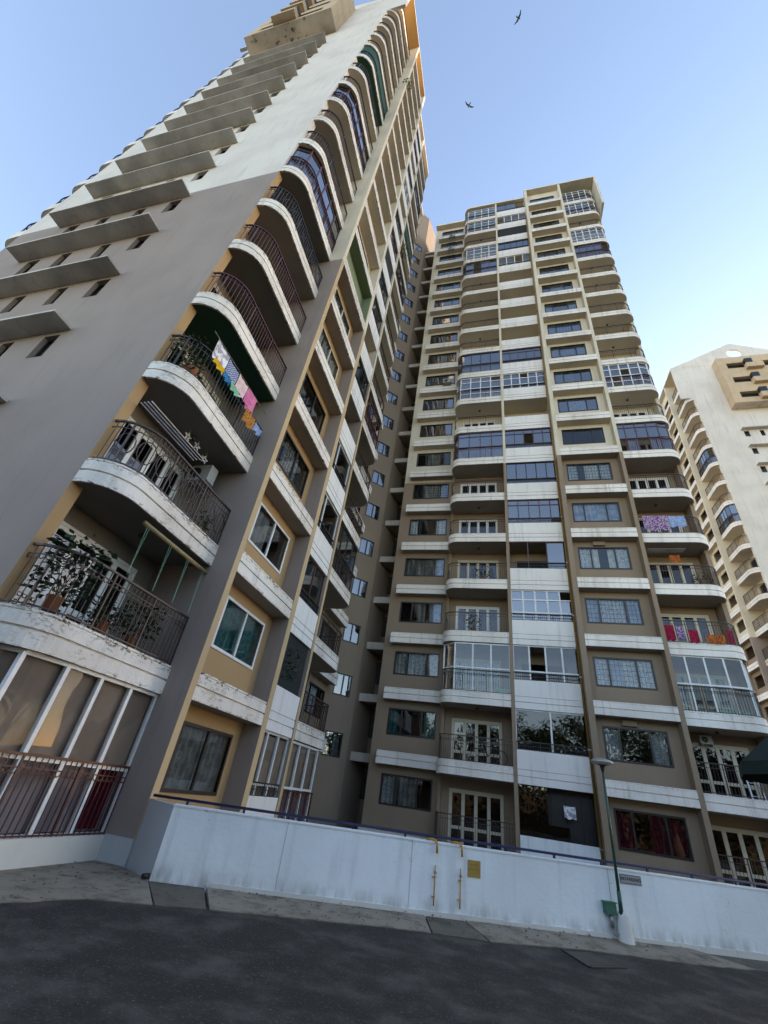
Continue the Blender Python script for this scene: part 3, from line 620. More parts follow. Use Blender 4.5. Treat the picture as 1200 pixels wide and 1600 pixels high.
# ground-storey pieces of the two near towers
b = MB(); b.box(0.575, 3.615, 0.57, 0.75, 0, 1.18); link('parapet_panel', b.mesh('parapet_panel', 'panel_white', True), TL)
b = MB(); b.box(7.12, 7.40, -0.02, 0.60, 0, 0.44); link('plinth', b.mesh('plinth', 'wall_grey', True), TL)
for z0, z1, m in ((0.66, 1.58, 'screen_mauve'), (1.66, 2.95, 'screen_tan')):
    b = MB(); b.sweep(lambda d: path_end(0.2), [(0, z0), (0, z1)]); link('blind', b.mesh('blind', m, True), TL, (0, 0, -0.2))
    b = MB(); b.sweep(lambda d: path_mid(0.2), [(0, z0), (0, z1)]); link('blind', b.mesh('blind', m, True), TL, (0, 0, -0.2))
b = MB(); b.box(0.62, 3.58, 0.74, 0.76, 1.4, 2.95); link('blind', b.mesh('blind', 'screen_tan', True), TL, (0, 0, -0.2))
link('curtain', curtain_mesh(7.55, 7.95, 0.76, 0.5, 1.4, 'cur_red', True), TL)
b = MB(); b.box(0.575, 3.615, 0.50, 0.70, 0, 1.08); link('parapet_panel', b.mesh('parapet_panel', 'wall_blue'), TR)
b = MB(); b.box(0.6, 1.72, 0.62, 0.66, 1.08, 2.84); b.box(1.3, 2.5, 0.60, 0.63, 1.08, 1.55); link('sheet_panel', b.mesh('sheet_panel', 'glass_dark'), TR)
b = MB(); b.box(0.62, 3.58, 1.2, 1.24, 1.0, 2.84)
for x in (1.9, 2.5, 3.1): b.box(x, x+0.05, 1.15, 1.2, 1.0, 2.84)
link('back_screen', b.mesh('back_screen', 'frame_dark'), TR)
b = MB(); b.box(-6.6, -3.0, 1.95, 2.2, 0, 0.36); link('plinth', b.mesh('plinth', 'plinth_white'), TR)
# green painted window bay of the near tower, vent boxes of the other
b = MB(); b.box(3.885, 7.155, 0.525, 0.545, 0.585, 2.995); b.box(3.885, 3.9, 0.03, 0.525, 0.585, 2.99); b.box(3.9, 7.155, 0.03, 0.525, 2.975, 2.996)
link('painted_recess', b.mesh('painted_recess', 'green_wall', True), TL, (0, 0, ZS(7)))
b = MB(); b.box(5.0, 5.6, 0.40, 0.55, 2.72, 2.95); vb = b.mesh('vent_box', 'brown')
for k in (1, 4): link('vent_box', vb, TR, (0, 0, ZS(k)))

# stair tower with diagonal wall
ST = thing('stair_tower', 'narrow tan stair tower with diagonal wall of small windows between the wings', 'stair tower')
P0, P1 = Vector((-10.6, 22.65)), Vector((-8.1, 25.15)); dv = (P1-P0).normalized(); nv = Vector((-dv.y, dv.x)); Lw = (P1-P0).length
b = MB(); wt0, wt1 = 2.05, 3.13; zt = 66.8
op = [(wt0, wt1, 3.05+3*k, 4.22+3*k) for k in range(19)]
wall_grid(b, 0, 0, Lw, 0, zt, op, 0.15, lambda z: 0)
b.v = [(P0.x+dv.x*x+nv.x*y, P0.y+dv.y*x+nv.y*y, z) for x, y, z in b.v]
b.quad((-8.1, 25.15, 0), (-7.55, 27.5, 0), (-7.55, 27.5, zt), (-8.1, 25.15, zt)); b.quad((-10.6, 22.65, 0), (-13, 25, 0), (-13, 25, zt), (-10.6, 22.65, zt))
b.quad((-13, 25, 0), (-7.55, 27.5, 0), (-7.55, 27.5, zt), (-13, 25, zt)); b.quad((-10.6, 22.65, zt), (-8.1, 25.15, zt), (-7.55, 27.5, zt), (-13, 25, zt))
link('wall', b.mesh('wall', 'stair_tan'), ST)
b = MB(); b.box(0.3, Lw-0.3, 0.9, 0.95, 0, 60); b.v = [(P0.x+dv.x*x+nv.x*y, P0.y+dv.y*x+nv.y*y, z) for x, y, z in b.v]; link('interior', b.mesh('interior', 'interior'), ST)
fb, pb = MB(), []
for (p, q, s, t) in ((wt0, wt1, 0, 0.06), (wt0, wt1, 1.11, 1.17), (wt0, wt0+0.06, 0.06, 1.11), (wt1-0.06, wt1, 0.06, 1.11), ((wt0+wt1)/2-0.03, (wt0+wt1)/2+0.03, 0.06, 1.11)): fb.box(p, q, -0.02, 0.05, s, t)
tr = lambda bb: setattr(bb, 'v', [(P0.x+dv.x*x+nv.x*y, P0.y+dv.y*x+nv.y*y, z) for x, y, z in bb.v])
tr(fb); fm = fb.mesh('window_frame', 'frame_dark')
for a, c in ((wt0, (wt0+wt1)/2), ((wt0+wt1)/2, wt1)):
    q = MB(); q.quad((a, 0.02, 0.02), (c, 0.02, 0.02), (c, 0.02, 1.15), (a, 0.02, 1.15)); tr(q); pb.append(q.mesh('pane', 'glass_blue'))
cb = []
for a, c in ((wt0+0.05, wt0+0.45), (wt1-0.45, wt1-0.1)):
    q = MB()
    for i in range(8): q.quad((a+(c-a)*i/8, 0.2+0.03*(i % 2), 0), (a+(c-a)*(i+1)/8, 0.2+0.03*((i+1) % 2), 0), (a+(c-a)*(i+1)/8, 0.2+0.03*((i+1) % 2), 1.15), (a+(c-a)*i/8, 0.2+0.03*(i % 2), 1.15))
    tr(q); cb.append(q.mesh('curtain', 'cur_white'))
for k in range(19):
    w = link('window', fm, ST, (0, 0, 3.05+3*k))
    for p in pb: link('pane', p, w)
    if k % 3 != 2:
        for c in cb: link('curtain', c, w)
# antenna on its roof
b = MB(); b.tube([(-9.6, 24.1, zt), (-9.4, 24.3, zt+2.6)], 0.03, 5); b.tube([(-9.8, 24.1, zt+2.2), (-9.0, 24.5, zt+2.4)], 0.02, 4); link('aerial', b.mesh('aerial', 'rail_dark'), ST)
# open service shaft
SH = thing('service_shaft', 'dark open service shaft with grey slabs between stair tower and right wing', 'service shaft')
b = MB(); b.box(-8.0, -6.3, 27.2, 27.35, 0, 57.6); link('back_wall', b.mesh('back_wall', 'brown'), SH)
b = MB(); b.box(-8.05, -6.92, 25.55, 27.2, 0, 0.12, 1); b.box(-8.06, -6.92, 25.52, 25.64, -0.02, 0.40); sm = b.mesh('landing', ['shade_slab', 'soffit'])
b = MB(); b.box(-7.75, -7.2, 27.12, 27.2, 0, 1.3)
for i in range(10): b.box(-7.73, -7.22, 27.07, 27.12, 0.06+i*0.125, 0.11+i*0.125)
lm = b.mesh('louvre', 'louvre')
b = MB(); b.tube([(-7.0, 26.6, 0), (-7.0, 26.6, 57)], 0.06, 8); b.tube([(-7.1, 27.0, 0), (-7.1, 27.0, 57)], 0.05, 8); link('drain_stack', b.mesh('drain_stack', 'louvre'), SH)
for k in range(19):
    link('landing', sm, SH, (0, 0, 3.08+3*k)); link('louvre', lm, SH, (0, 0, 1.4+3*k))
b = MB(); b.box(-8.05, -6.6, 25.5, 27.3, 58.0, 58.25); link('roof_slab', b.mesh('roof_slab', 'shade_slab'), SH)

# rain-water pipe on the right tower
rp = thing('drain_pipe', 'long ochre drain pipe running up the fin beside the white panels', 'pipe')
b = MB(); b.tube([RW(3.56, 0.47, 0.2), RW(3.56, 0.47, 56)], 0.05, 8); link('pipe', b.mesh('pipe', 'pipe_ochre', smooth=True), rp)
bm = MB(); bm.box(3.49, 3.64, 22.30, 22.46, 0, 0.05); bk = bm.mesh('bracket', 'steel')
for k in range(19): link('bracket', bk, rp, (0, 0, ZS(k)+1.6 if k else 1.0))

# ------------------------------------------------------------------ boundary wall and its fittings (local x along the wall, y behind it)
A0 = (-5.42, 7.81, 0); AZ = math.atan2(4.66, 9.94)
wl = thing('boundary_wall', 'long low pale blue painted boundary wall beside the road', 'wall', A0, AZ)
b = MB(); nseg = 60; Ltot = 19.0
b.box(0, Ltot, 0, 0.26, 0.0, 1.04); link('wall_face', b.mesh('wall_face', 'wall_blue'), wl)
b = MB(); b.box(-0.01, Ltot, -0.012, 0.275, 1.04, 1.065); link('coping', b.mesh('coping', 'wall_blue'), wl)
b = MB()
for i in range(36):
    t0 = 0.95+i*0.5; b.box(t0, t0+0.5, -0.02-0.008*rnd.random(), 0.01, 0.0, 0.125+rnd.uniform(-0.008, 0.008))
link('skirting', b.mesh('skirting', 'plinth_white'), wl)
b = MB(); b.prism([(-0.003, 0.0), (-0.003, 0.30), (-0.62, 0.86), (-0.55, 0.78)][::1], 0.0, 1.05); link('end_return', b.mesh('end_return', 'wall_grey'), wl)
b = MB()
for x in (1.95, 4.2, 8.02, 12.4): b.box(x, x+0.012, -0.004, 0.01, 0.12, 1.04)
link('joint', b.mesh('joint', 'wall_grey'), wl)
rl = thing('handrail', 'navy blue tubular handrail along the top of the boundary wall', 'handrail', A0, AZ)
b = MB(); b.tube([(-0.42, 0.2, 1.135), (Ltot, 0.2, 1.135)], 0.022, 8); link('rail', b.mesh('rail', 'navy', smooth=True), rl)
b = MB(); b.box(-0.02, 0.02, 0.185, 0.215, 1.06, 1.125); pm = b.mesh('post', 'navy')
for i in range(19): link('post', pm, rl, (0.17+i*0.985, 0, 0))
for j, (t, lab) in enumerate(((4.64, 'yellow gas pipe on the boundary wall, farther from the notice'), (5.11, 'yellow gas pipe on the boundary wall, right beside the notice'))):
    gp = thing('gas_pipe', lab, 'pipe', A0, AZ, 'yellow gas pipes on the boundary wall')
    b = MB(); b.tube([(t-0.10, 0.22, 1.085), (t-0.06, 0.1, 1.095), (t-0.01, -0.0, 1.09), (t, -0.05, 1.06), (t+0.005, -0.06, 1.0), (t+0.01, -0.06, 0.91)], 0.02, 8); link('elbow', b.mesh('elbow', 'pipe_yellow', smooth=True), gp)
    b = MB(); b.tube([(t, -0.03, 0.74), (t, -0.03, 0.20)], 0.011, 8); link('riser', b.mesh('riser', 'pipe_yellow', smooth=True), gp)
    b = MB(); b.tube([(t, -0.03, 0.665), (t, -0.03, 0.62)], 0.018, 8); b.box(t-0.006, t+0.03, -0.05, -0.04, 0.63, 0.645); link('valve', b.mesh('valve', 'steel'), gp)
    for z in (0.57, 0.31):
        b = MB(); b.box(t-0.035, t+0.014, -0.045, 0.0, z, z+0.015); link('bracket', b.mesh('bracket', 'pipe_yellow'), gp)
def text_mesh(s, size, mat, name):
    c = bpy.data.curves.new(name, 'FONT'); c.body = s; c.size = size; c.align_x = 'CENTER'; c.align_y = 'CENTER'; c.extrude = 0.001; c.offset = 0.0012
    t = bpy.data.objects.new(name, c); COL.objects.link(t); bpy.context.view_layer.update()
    me = bpy.data.meshes.new_from_object(t.evaluated_get(bpy.context.evaluated_depsgraph_get())); bpy.data.objects.remove(t)
    me.transform(Matrix.Rotation(R_(90), 4, 'X')); me.materials.clear(); me.materials.append(MATS[mat]); return me
sg = thing('no_parking_sign', 'small grey NO PARKING sign on the boundary wall', 'sign', A0, AZ)
b = MB(); b.box(8.26, 8.70, -0.012, 0.0, 0.855, 0.995); link('plate', b.mesh('plate', 'sign_grey'), sg)
b = MB()
for q in ((8.265, 8.695, 0.985, 0.99), (8.265, 8.695, 0.86, 0.865), (8.265, 8.27, 0.865, 0.985), (8.69, 8.695, 0.865, 0.985)): b.box(q[0], q[1], -0.0145, -0.012, q[2], q[3])
link('border', b.mesh('border', 'black'), sg)
link('lettering', text_mesh('NO PARKING', 0.068, 'black', 'lettering'), sg, (8.48, -0.0135, 0.925))
nt = thing('notice_plate', 'square yellow notice plate on the boundary wall beside gas pipes', 'notice', A0, AZ)
b = MB(); b.box(5.25, 5.49, -0.01, 0.0, 0.64, 0.88); link('plate', b.mesh('plate', 'sign_yellow'), nt)
b = MB()
for z, xa, xb in ((0.815, 5.29, 5.44), (0.745, 5.28, 5.40), (0.745, 5.41, 5.46), (0.70, 5.40, 5.46)): b.box(xa, xb, -0.0125, -0.01, z, z+0.012)
link('print', b.mesh('print', 'pipe_ochre'), nt)
jb = thing('junction_box', 'green metal junction box on the wall beside the lamp post', 'junction box', A0, AZ)
b = MB(); b.box(7.84, 8.04, -0.11, 0.0, 0.40, 0.56); link('case', b.mesh('case', 'box_green'), jb)
b = MB(); b.box(7.82, 8.06, -0.125, 0.0, 0.56, 0.575); link('lid', b.mesh('lid', 'box_green'), jb)
b = MB(); b.tube([(7.95, -0.06, 0.40), (7.95, -0.06, 0.22)], 0.035, 10); b.tube([(7.95, -0.06, 0.22), (7.96, -0.07, 0.14), (8.0, -0.09, 0.12), (8.03, -0.1, 0.16)], 0.012, 8); link('conduit', b.mesh('conduit', 'steel', smooth=True), jb)
lp = thing('lamp_post', 'green lamp post with round mushroom lamp in front of the wall', 'street lamp', A0, AZ)
b = MB(); b.lathe([(0.001, 0.48), (0.07, 0.47), (0.10, 0.40), (0.12, 0.25), (0.135, 0.1), (0.16, 0.0)], 16, (8.17, -0.10))
b.v = [(x+0.012*math.sin(9*z+5*x), y*1.0+0.01*math.sin(7*z), z) for x, y, z in b.v]; link('footing', b.mesh('footing', 'plinth_white', smooth=True), lp)
b = MB(); b.tube([(8.12, -0.12, 0.42), (8.12, -0.12, 0.75)], 0.036, 12); b.tube([(8.12, -0.12, 0.75), (8.12, -0.12, 2.70)], [0.028, 0.022], 12); link('pole', b.mesh('pole', 'pole_green', smooth=True), lp)
b = MB(); b.lathe([(0.022, 2.62), (0.045, 2.70), (0.05, 2.74), (0.12, 2.76)], 16, (8.12, -0.12)); link('collar', b.mesh('collar', 'frame_dark', smooth=True), lp)
b = MB(); b.lathe([(0.10, 2.755), (0.19, 2.775), (0.215, 2.80)], 24, (8.12, -0.12)); link('diffuser', b.mesh('diffuser', 'lamp_glass', smooth=True), lp)
b = MB(); b.lathe([(0.222, 2.798), (0.225, 2.815), (0.17, 2.85), (0.08, 2.875), (0.001, 2.88)], 24, (8.12, -0.12)); link('cap', b.mesh('cap', 'lamp_top', smooth=True), lp)
dp = thing('weep_pipe', 'short dark drain pipe end at the foot of the wall corner', 'pipe', (-5.5, 7.75, 0.11))
b = MB(); b.tube([(0.05, 0.15, 0), (0, -0.03, 0)], 0.035, 10); link('pipe', b.mesh('pipe', 'black'), dp)
um = thing('garden_umbrella', 'dark green canopy umbrella standing behind the wall at the right edge', 'umbrella', (7.75, 15.05, -0.1))
b = MB(); ctr = (0, 0, 4.75); rim = [(1.68*math.cos(R_(45*i+5)), 1.68*math.sin(R_(45*i+5)), 3.72) for i in range(8)]; mid = [(x*0.5, y*0.5, 4.42) for x, y, z in rim]; val = [(x*1.01, y*1.01, 3.42) for x, y, z in rim]
for i in range(8):
    j = (i+1) % 8; b.quad(ctr, mid[i], mid[j], ctr); b.quad(mid[i], rim[i], rim[j], mid[j]); b.quad(rim[i], val[i], val[j], rim[j])
link('canopy', b.mesh('canopy', 'canvas_green'), um)
b = MB(); b.tube([(0, 0, 0), (0, 0, 4.7)], 0.03, 8); link('pole', b.mesh('pole', 'steel'), um)
b = MB()
for i in range(8): b.bar((0, 0, 4.7), (rim[i][0], rim[i][1], 3.70), 0.02)
link('rib', b.mesh('rib', 'steel'), um)

# ------------------------------------------------------------------ birds
for (d, T, ang, lab) in (((0.0701, 0.2171, 1.5382), 46, 0.6, 'small black bird gliding highest in the sky'), ((-0.0451, 0.3064, 1.3552), 50, 2.2, 'small black bird in the sky beside the tower top')):
    bd = thing('bird', lab, 'bird', (d[0]*T, d[1]*T, d[2]*T+1.6), ang, 'birds in the sky')
    b = MB(); b.tube([(-0.28, 0, 0), (-0.16, 0, 0.0), (0, 0, 0.01), (0.16, 0, 0.02), (0.24, 0, 0.02)], [0.09, 0.04, 0.075, 0.06, 0.01], 8)
    for s in (-1, 1):
        for (a0, a1, b0, b1) in (((0.11, s*0.03, 0.03), (-0.07, s*0.03, 0.03), (-0.04, s*0.26, 0.12), (0.12, s*0.26, 0.12)), ((0.12, s*0.26, 0.12), (-0.04, s*0.26, 0.12), (-0.14, s*0.56, 0.05), (-0.08, s*0.58, 0.05))): b.quad(a0, a1, b0, b1)
    link('body', b.mesh('body', 'bird_black'), bd)

# ------------------------------------------------------------------ far-side balconies of the near tower (they notch its skyline edge)
b = MB(); b.prism([(10.83, 14.61), (10.83, 15.3)] + arc(9.99, 15.3, 0.84, 0, 90) + [(7.4, 16.14), (7.4, 14.61)], 0, 0.58); fsb = b.mesh('balcony', 'white', True)
def path_far(d): return [(10.84-d, 14.62)] + arc(9.99, 15.3, 0.84-d, 0, 90) + [(7.4, 16.14-d)]
for k in range(1, NF):
    o = link('balcony', fsb, TL, (0, 0, ZS(k))); link('railing', railing_mesh(path_far, 0.58, 1.6, 'rail_dark', True, 'plain', 0.2), o)

# ------------------------------------------------------------------ trees behind the camera (mirrored in lower windows), plus added hedge and right-hand blockers
def tree(loc, label, h, rad, seed, leafm='leaf_dark'):
    rg = random.Random(seed); t = thing('tree', label, 'tree', loc, rg.random()*6)
    b = MB(); b.tube([(0, 0, -0.2), (0.1, 0, h*0.25), (0.15, 0.1, h*0.5), (0.1, 0.2, h*0.85)], [0.28, 0.2, 0.13, 0.03], 9); tips = []
    for i in range(9):
        a = rg.random()*6.28; z0 = h*rg.uniform(0.16, 0.6); q = rg.uniform(0.6, 1)
        tip = (rad*q*math.cos(a), rad*q*math.sin(a), z0+h*rg.uniform(0.12, 0.35)); tips.append(tip)
        b.tube([(0.12, 0.05, z0), (tip[0]*0.5, tip[1]*0.5, z0+(tip[2]-z0)*0.7), tip], [0.09, 0.05, 0.015], 6)
    link('trunk', b.mesh('trunk', 'bark'), t); b = MB()
    cl = [(Vector(p), rad*rg.uniform(0.3, 0.5)) for p in tips] + [(Vector((rg.uniform(-1, 1)*rad*0.6, rg.uniform(-1, 1)*rad*0.6, h*rg.uniform(0.5, 0.95))), rad*rg.uniform(0.3, 0.5)) for _ in range(9)]
    for c, cr in cl:
        for i in range(240):
            d = Vector((rg.gauss(0, 1), rg.gauss(0, 1), rg.gauss(0, 0.8))).normalized(); p = c+d*cr*rg.random()**0.4; u = Vector((rg.gauss(0, 1), rg.gauss(0, 1), rg.gauss(0, 1))).normalized(); w = u.cross(d).normalized(); L = rg.uniform(0.25, 0.5)
            b.quad(tuple(p), tuple(p+u*L*0.5+w*L*0.3), tuple(p+u*L), tuple(p+u*L*0.5-w*L*0.3))
    link('crown', b.mesh('crown', leafm), t)
hd = thing('hedge', 'long tall hedge added behind the camera to darken window reflections', 'hedge', (0, -9.5, 0))  # added, never in view: hides the bright horizon from the lower panes
b = MB(); rg = random.Random(3)
for i in range(13000):
    p = Vector((rg.uniform(-30, 32), rg.uniform(-0.6, 0.6), rg.uniform(0, 1)**0.7*4.3+0.15*math.sin(i))); u = Vector((rg.gauss(0, 1), rg.gauss(0, 1), rg.gauss(0, 1))).normalized(); w = u.cross(Vector((0.3, 1, 0.2))).normalized(); L = rg.uniform(0.25, 0.45)
    b.quad(tuple(p), tuple(p+u*L*0.5+w*L*0.35), tuple(p+u*L), tuple(p+u*L*0.5-w*L*0.35))
link('foliage', b.mesh('foliage', 'leaf_dark'), hd)
b = MB(); b.box(-30, 32, -0.35, 0.35, 0, 3.8); link('twigs', b.mesh('twigs', 'stem'), hd)
for i, (x, y, h, rr, lab) in enumerate(((-9, -11, 10, 3.6, 'roadside tree farthest toward the near tower behind the camera'), (-3, -14, 12, 4.0, 'tall roadside tree straight behind the camera'), (4, -12, 10.5, 3.8, 'roadside tree behind the camera, right of the tall one'),
        (11, -14, 12, 4.2, 'broad roadside tree behind the camera facing the right tower'), (19, -9, 11, 4.0, 'roadside tree to the right of the camera'), (24, 0, 9, 3.6, 'low roadside tree at the far right beyond the frame'), (-16, -14, 11, 3.8, 'roadside tree behind the camera beyond the gable end'), (14, -5, 9.5, 3.4, 'roadside tree just right of the camera'), (-12, -23, 14, 5, 'tall tree in the second row behind the hedge, toward the gable end'), (0, -25, 14, 5.2, 'tall tree in the second row behind the hedge, straight behind the camera'), (9, -24, 13, 5, 'tall tree in the second row behind the hedge, right of the middle'), (18, -22, 14, 5.2, 'tall tree in the second row behind the hedge, far right'), (30, -4, 12, 5, 'tall tree far to the right of the camera'), (17, 9, 9, 3.6, 'tree added right of the frame to block low sky, nearest the boundary wall'), (21, 16, 10, 3.8, 'tree added right of the frame to block low sky, between wall and far tower'), (26, 21, 10, 4, 'tree added right of the frame to block low sky, closest to the far tower'))):
    tree((x, y, 0), lab, h, rr, 40+i)  # right-of-frame trees are unseen additions keeping low sky glare off the glass

# ------------------------------------------------------------------ things on the balconies
def cloth_piece(name, label, cat, p0, p1, drop, mat, group, out=(0, 0), wav=0.025):
    """cloth hung from the line p0-p1"""
    n, m = 10, 6; v = []; f = []; ph = rnd.random()*6; p0 = Vector(p0); p1 = Vector(p1); nn = Vector(((p1-p0).y, -(p1-p0).x, 0)).normalized()
    for j in range(m+1):
        for i in range(n+1):
            p = p0.lerp(p1, i/n); dz = drop*j/m*(1+0.05*math.sin(i*1.1+ph)); a = wav*math.sin(i*1.3+ph+0.4*j)*(0.3+j/m)
            v.append((p.x-p0.x+nn.x*a+out[0]*0.02, p.y-p0.y+nn.y*a+out[1]*0.02, p.z-p0.z-dz-0.02*math.sin(math.pi*i/n)))
    for j in range(m):
        for i in range(n): k = j*(n+1)+i; f.append((k, k+1, k+n+2, k+n+1))
    me = bpy.data.meshes.new(name); me.from_pydata(v, [], f); me.materials.append(MATS[mat]); me.polygons.foreach_set('use_smooth', [True]*len(f))
    return tag(link(name, me, None, tuple(p0)), label, cat, group)
XO = -6.84
for nm, lab, cat, y0, y1, zt_, drop, mat in (('print_cloth', 'white printed cloth hung highest on the laundry balcony', 'cloth', 5.42, 5.98, 10.95, 0.58, 'c_white'), ('dotted_cloth', 'dark blue dotted cloth hung on the laundry balcony', 'cloth', 6.0, 6.5, 10.92, 0.5, 'c_dots'),
        ('towel', 'pale pink towel hung on the laundry balcony', 'towel', 6.53, 7.0, 10.95, 0.55, 'c_pale'), ('towel', 'bright pink towel hung on the laundry balcony near the fin', 'towel', 7.04, 7.56, 11.0, 0.62, 'c_pink'),
        ('cloth', 'yellow cloth on the laundry balcony railing', 'cloth', 5.5, 5.93, 10.34, 0.2, 'c_yellow'), ('cloth', 'blue cloth on the laundry balcony railing beside the yellow one', 'cloth', 5.95, 6.28, 10.32, 0.18, 'c_blue'), ('cloth', 'mint green cloth on the laundry balcony railing', 'cloth', 6.29, 6.68, 10.34, 0.2, 'c_mint'),
        ('door_mat', 'orange patterned mat over the laundry balcony railing', 'mat', 7.16, 7.68, 10.3, 0.45, 'c_orange'), ('cloth', 'light blue cloth on the laundry balcony railing next to the fin', 'cloth', 7.72, 8.12, 10.28, 0.28, 'c_lblue')):
    cloth_piece(nm, lab, cat, (XO if drop < 0.5 and zt_ < 10.5 else XO-0.1, y0, zt_), (XO if drop < 0.5 and zt_ < 10.5 else XO-0.1, y1, zt_), drop, mat, 'laundry on the corner balcony')
b = MB(); b.tube([(XO-0.1, 5.2, 10.97), (XO-0.1, 8.2, 11.0)], 0.008, 5); tag(link('clothes_line', b.mesh('clothes_line', 'steel')), 'thin clothes line above the laundry balcony railing', 'clothes line')
YO = 22.47
for nm, lab, cat, x0, x1, zt_, drop, mat in (('bedsheet', 'purple and white bedsheet on a right end balcony railing', 'bedsheet', 7.75, 9.0, 16.5, 0.95, 'c_purple'), ('bedsheet', 'pale mixed bedsheet on the railing beside the purple one', 'bedsheet', 9.02, 9.8, 16.45, 0.7, 'c_lblue'),
        ('sari', 'dark red cloth on a right end balcony railing by the fin', 'cloth', 7.5, 7.95, 10.2, 0.75, 'c_red'), ('shirt', 'purple printed cloth on the railing beside the dark red one', 'cloth', 8.05, 8.35, 10.15, 0.6, 'c_purple'), ('towel', 'red towel in the middle of the laundry railing above the glazed balcony', 'towel', 8.5, 8.9, 10.0, 0.6, 'c_red'),
        ('sari', 'rust orange cloth low on the railing above the glazed balcony', 'cloth', 9.2, 9.95, 9.8, 0.4, 'c_rust'), ('sari', 'maroon cloth at the rounded end of the laundry railing', 'cloth', 10.1, 10.45, 10.15, 0.75, 'c_red')):
    yo = YO if x1 < 10 else YO+0.12
    cloth_piece(nm, lab, cat, (x0, yo, zt_), (x1, yo+(0.18 if x1 > 10 else 0), zt_), drop, mat, 'laundry on the right end balconies')
cloth_piece('towel', 'orange towel hung inside the balcony above the red laundry', 'towel', (8.85, 23.2, 14.4), (9.35, 23.2, 14.4), 0.42, 'c_rust', 'laundry on the right end balconies')
cloth_piece('towel', 'white towel hung in the dark ground storey opening', 'towel', (2.35, 22.62, 2.3), (2.8, 22.62, 2.3), 0.42, 'c_white', None)
def poles(label, pts): 
    t = thing('drying_rack', label, 'drying rack', pts[0][0]); o = Vector(pts[0][0])
    for a, c in pts: b = MB(); b.tube([tuple(Vector(a)-o), tuple(Vector(c)-o)], 0.014, 6); link('rod', b.mesh('rod', 'alu'), t)
poles('hanging drying rods under the ceiling of the star balcony', [((-7.6+0.1*i, 5.0, 8.15+0.0*i), (-7.6+0.1*i, 7.0, 8.2)) for i in range(4)])
poles('hanging drying rods in a right end balcony under the purple bedsheet', [((7.78, 22.9+0.12*i, 14.6), (9.6, 22.9+0.12*i, 14.62)) for i in range(4)])
for (y, z, lab) in ((6.51, 8.57, 'left white paper star hanging in the corner balcony'), (6.9, 8.6, 'middle white paper star hanging in the corner balcony'), (7.31, 8.5, 'right white paper star hanging in the corner balcony')):
    b = MB(); pt = [(0, 0.13*math.cos(R_(72*i*2)+1.57), 0.13*math.sin(R_(72*i*2)+1.57)) for i in range(5)]
    for i in range(5): b.bar(pt[i], pt[(i+1) % 5], 0.014)
    b.tube([(0, 0, 0.13), (0, 0, 0.25)], 0.003, 4)
    tag(link('star_ornament', b.mesh('star_ornament', 'frame_white'), None, (-7.6, y, z)), lab, 'ornament', 'paper stars')
def ac_unit(loc, rz, label, s=1.0):
    t = thing('air_conditioner', label, 'air conditioner', loc, rz, 'outdoor air conditioner units')
    b = MB(); b.box(-0.4*s, 0.4*s, -0.15, 0.15, 0, 0.56*s); link('case', b.mesh('case', 'ac_white'), t)
    b = MB(); b.lathe([(0.2*s, 0), (0.19*s, 0.01), (0.02, 0.012)], 20); b.v = [(x-0.1*s, -0.152-z, y+0.28*s) for x, y, z in b.v]; link('fan_grille', b.mesh('fan_grille', 'rail_dark'), t)
    b = MB(); b.box(-0.35*s, -0.31*s, -0.2, 0.2, -0.06, 0); b.box(0.31*s, 0.35*s, -0.2, 0.2, -0.06, 0); link('bracket', b.mesh('bracket', 'steel'), t)
ac_unit((-7.9, 7.75, 8.05), R_(0), 'air conditioner hanging at the fin end of the star balcony', 0.9)
ac_unit(RW(-4.5, 1.62, 53.4), 0, 'lower of two air conditioners hanging near the right tower top', 0.9)
ac_unit(RW(-4.5, 1.62, 56.4), 0, 'upper of two air conditioners hanging near the right tower top', 0.9)
ac_unit(RW(-3.95, 2.05, 31.2), 0, 'air conditioner on a ledge halfway up the right tower', 0.8)
ac_unit(RW(8.6, 2.0, 5.35), 0, 'air conditioner above the door of the ladder balcony', 0.6)
def plant(loc, label, rx, rz, n, leaf, pot=True, name='potted_plant', ls=0.11, hang=0.0):
    t = thing(name, label, 'plant', loc)
    if pot: b = MB(); b.lathe([(0.001, 0), (0.10, 0), (0.14, 0.24), (0.15, 0.25), (0.13, 0.25), (0.12, 0.2), (0.001, 0.2)], 14); link('pot', b.mesh('pot', 'terracotta', smooth=True), t)
    b = MB()
    for i in range(7):
        a = rnd.random()*6.28; q = rnd.uniform(0.3, 0.9); b.tube([(0, 0, 0.2), (rx*0.4*q*math.cos(a), rx*0.4*q*math.sin(a), 0.2+rz*0.5*q), (rx*q*math.cos(a), rx*q*math.sin(a), 0.2+rz*q)], [0.01, 0.008, 0.004], 4)
    link('stem', b.mesh('stem', 'stem'), t)
    b = MB()
    for i in range(n):
        a = rnd.random()*6.28; q = rnd.random()**0.6; h = rnd.uniform(-hang, 1); c = Vector((rx*q*math.cos(a), rx*q*math.sin(a), 0.22+rz*h)); d = Vector((math.cos(a), math.sin(a), rnd.uniform(-0.8, 0.6))).normalized(); s = d.cross(Vector((rnd.uniform(-1, 1), rnd.uniform(-1, 1), 1))).normalized()
        L = ls*rnd.uniform(0.6, 1.3); b.quad(tuple(c), tuple(c+d*L*0.5+s*L*0.28), tuple(c+d*L), tuple(c+d*L*0.5-s*L*0.28))
    link('foliage', b.mesh('foliage', leaf), t)
plant((-7.25, 5.35, 3.45), 'large leafy plant at the rounded end of the first storey corner balcony', 0.45, 1.1, 420, 'leaf_dark', True, ls=0.14)
plant((-7.3, 7.3, 3.4), 'bushy plant behind the railing beside the white door, near the fin', 0.40, 0.75, 320, 'leaf_dark')
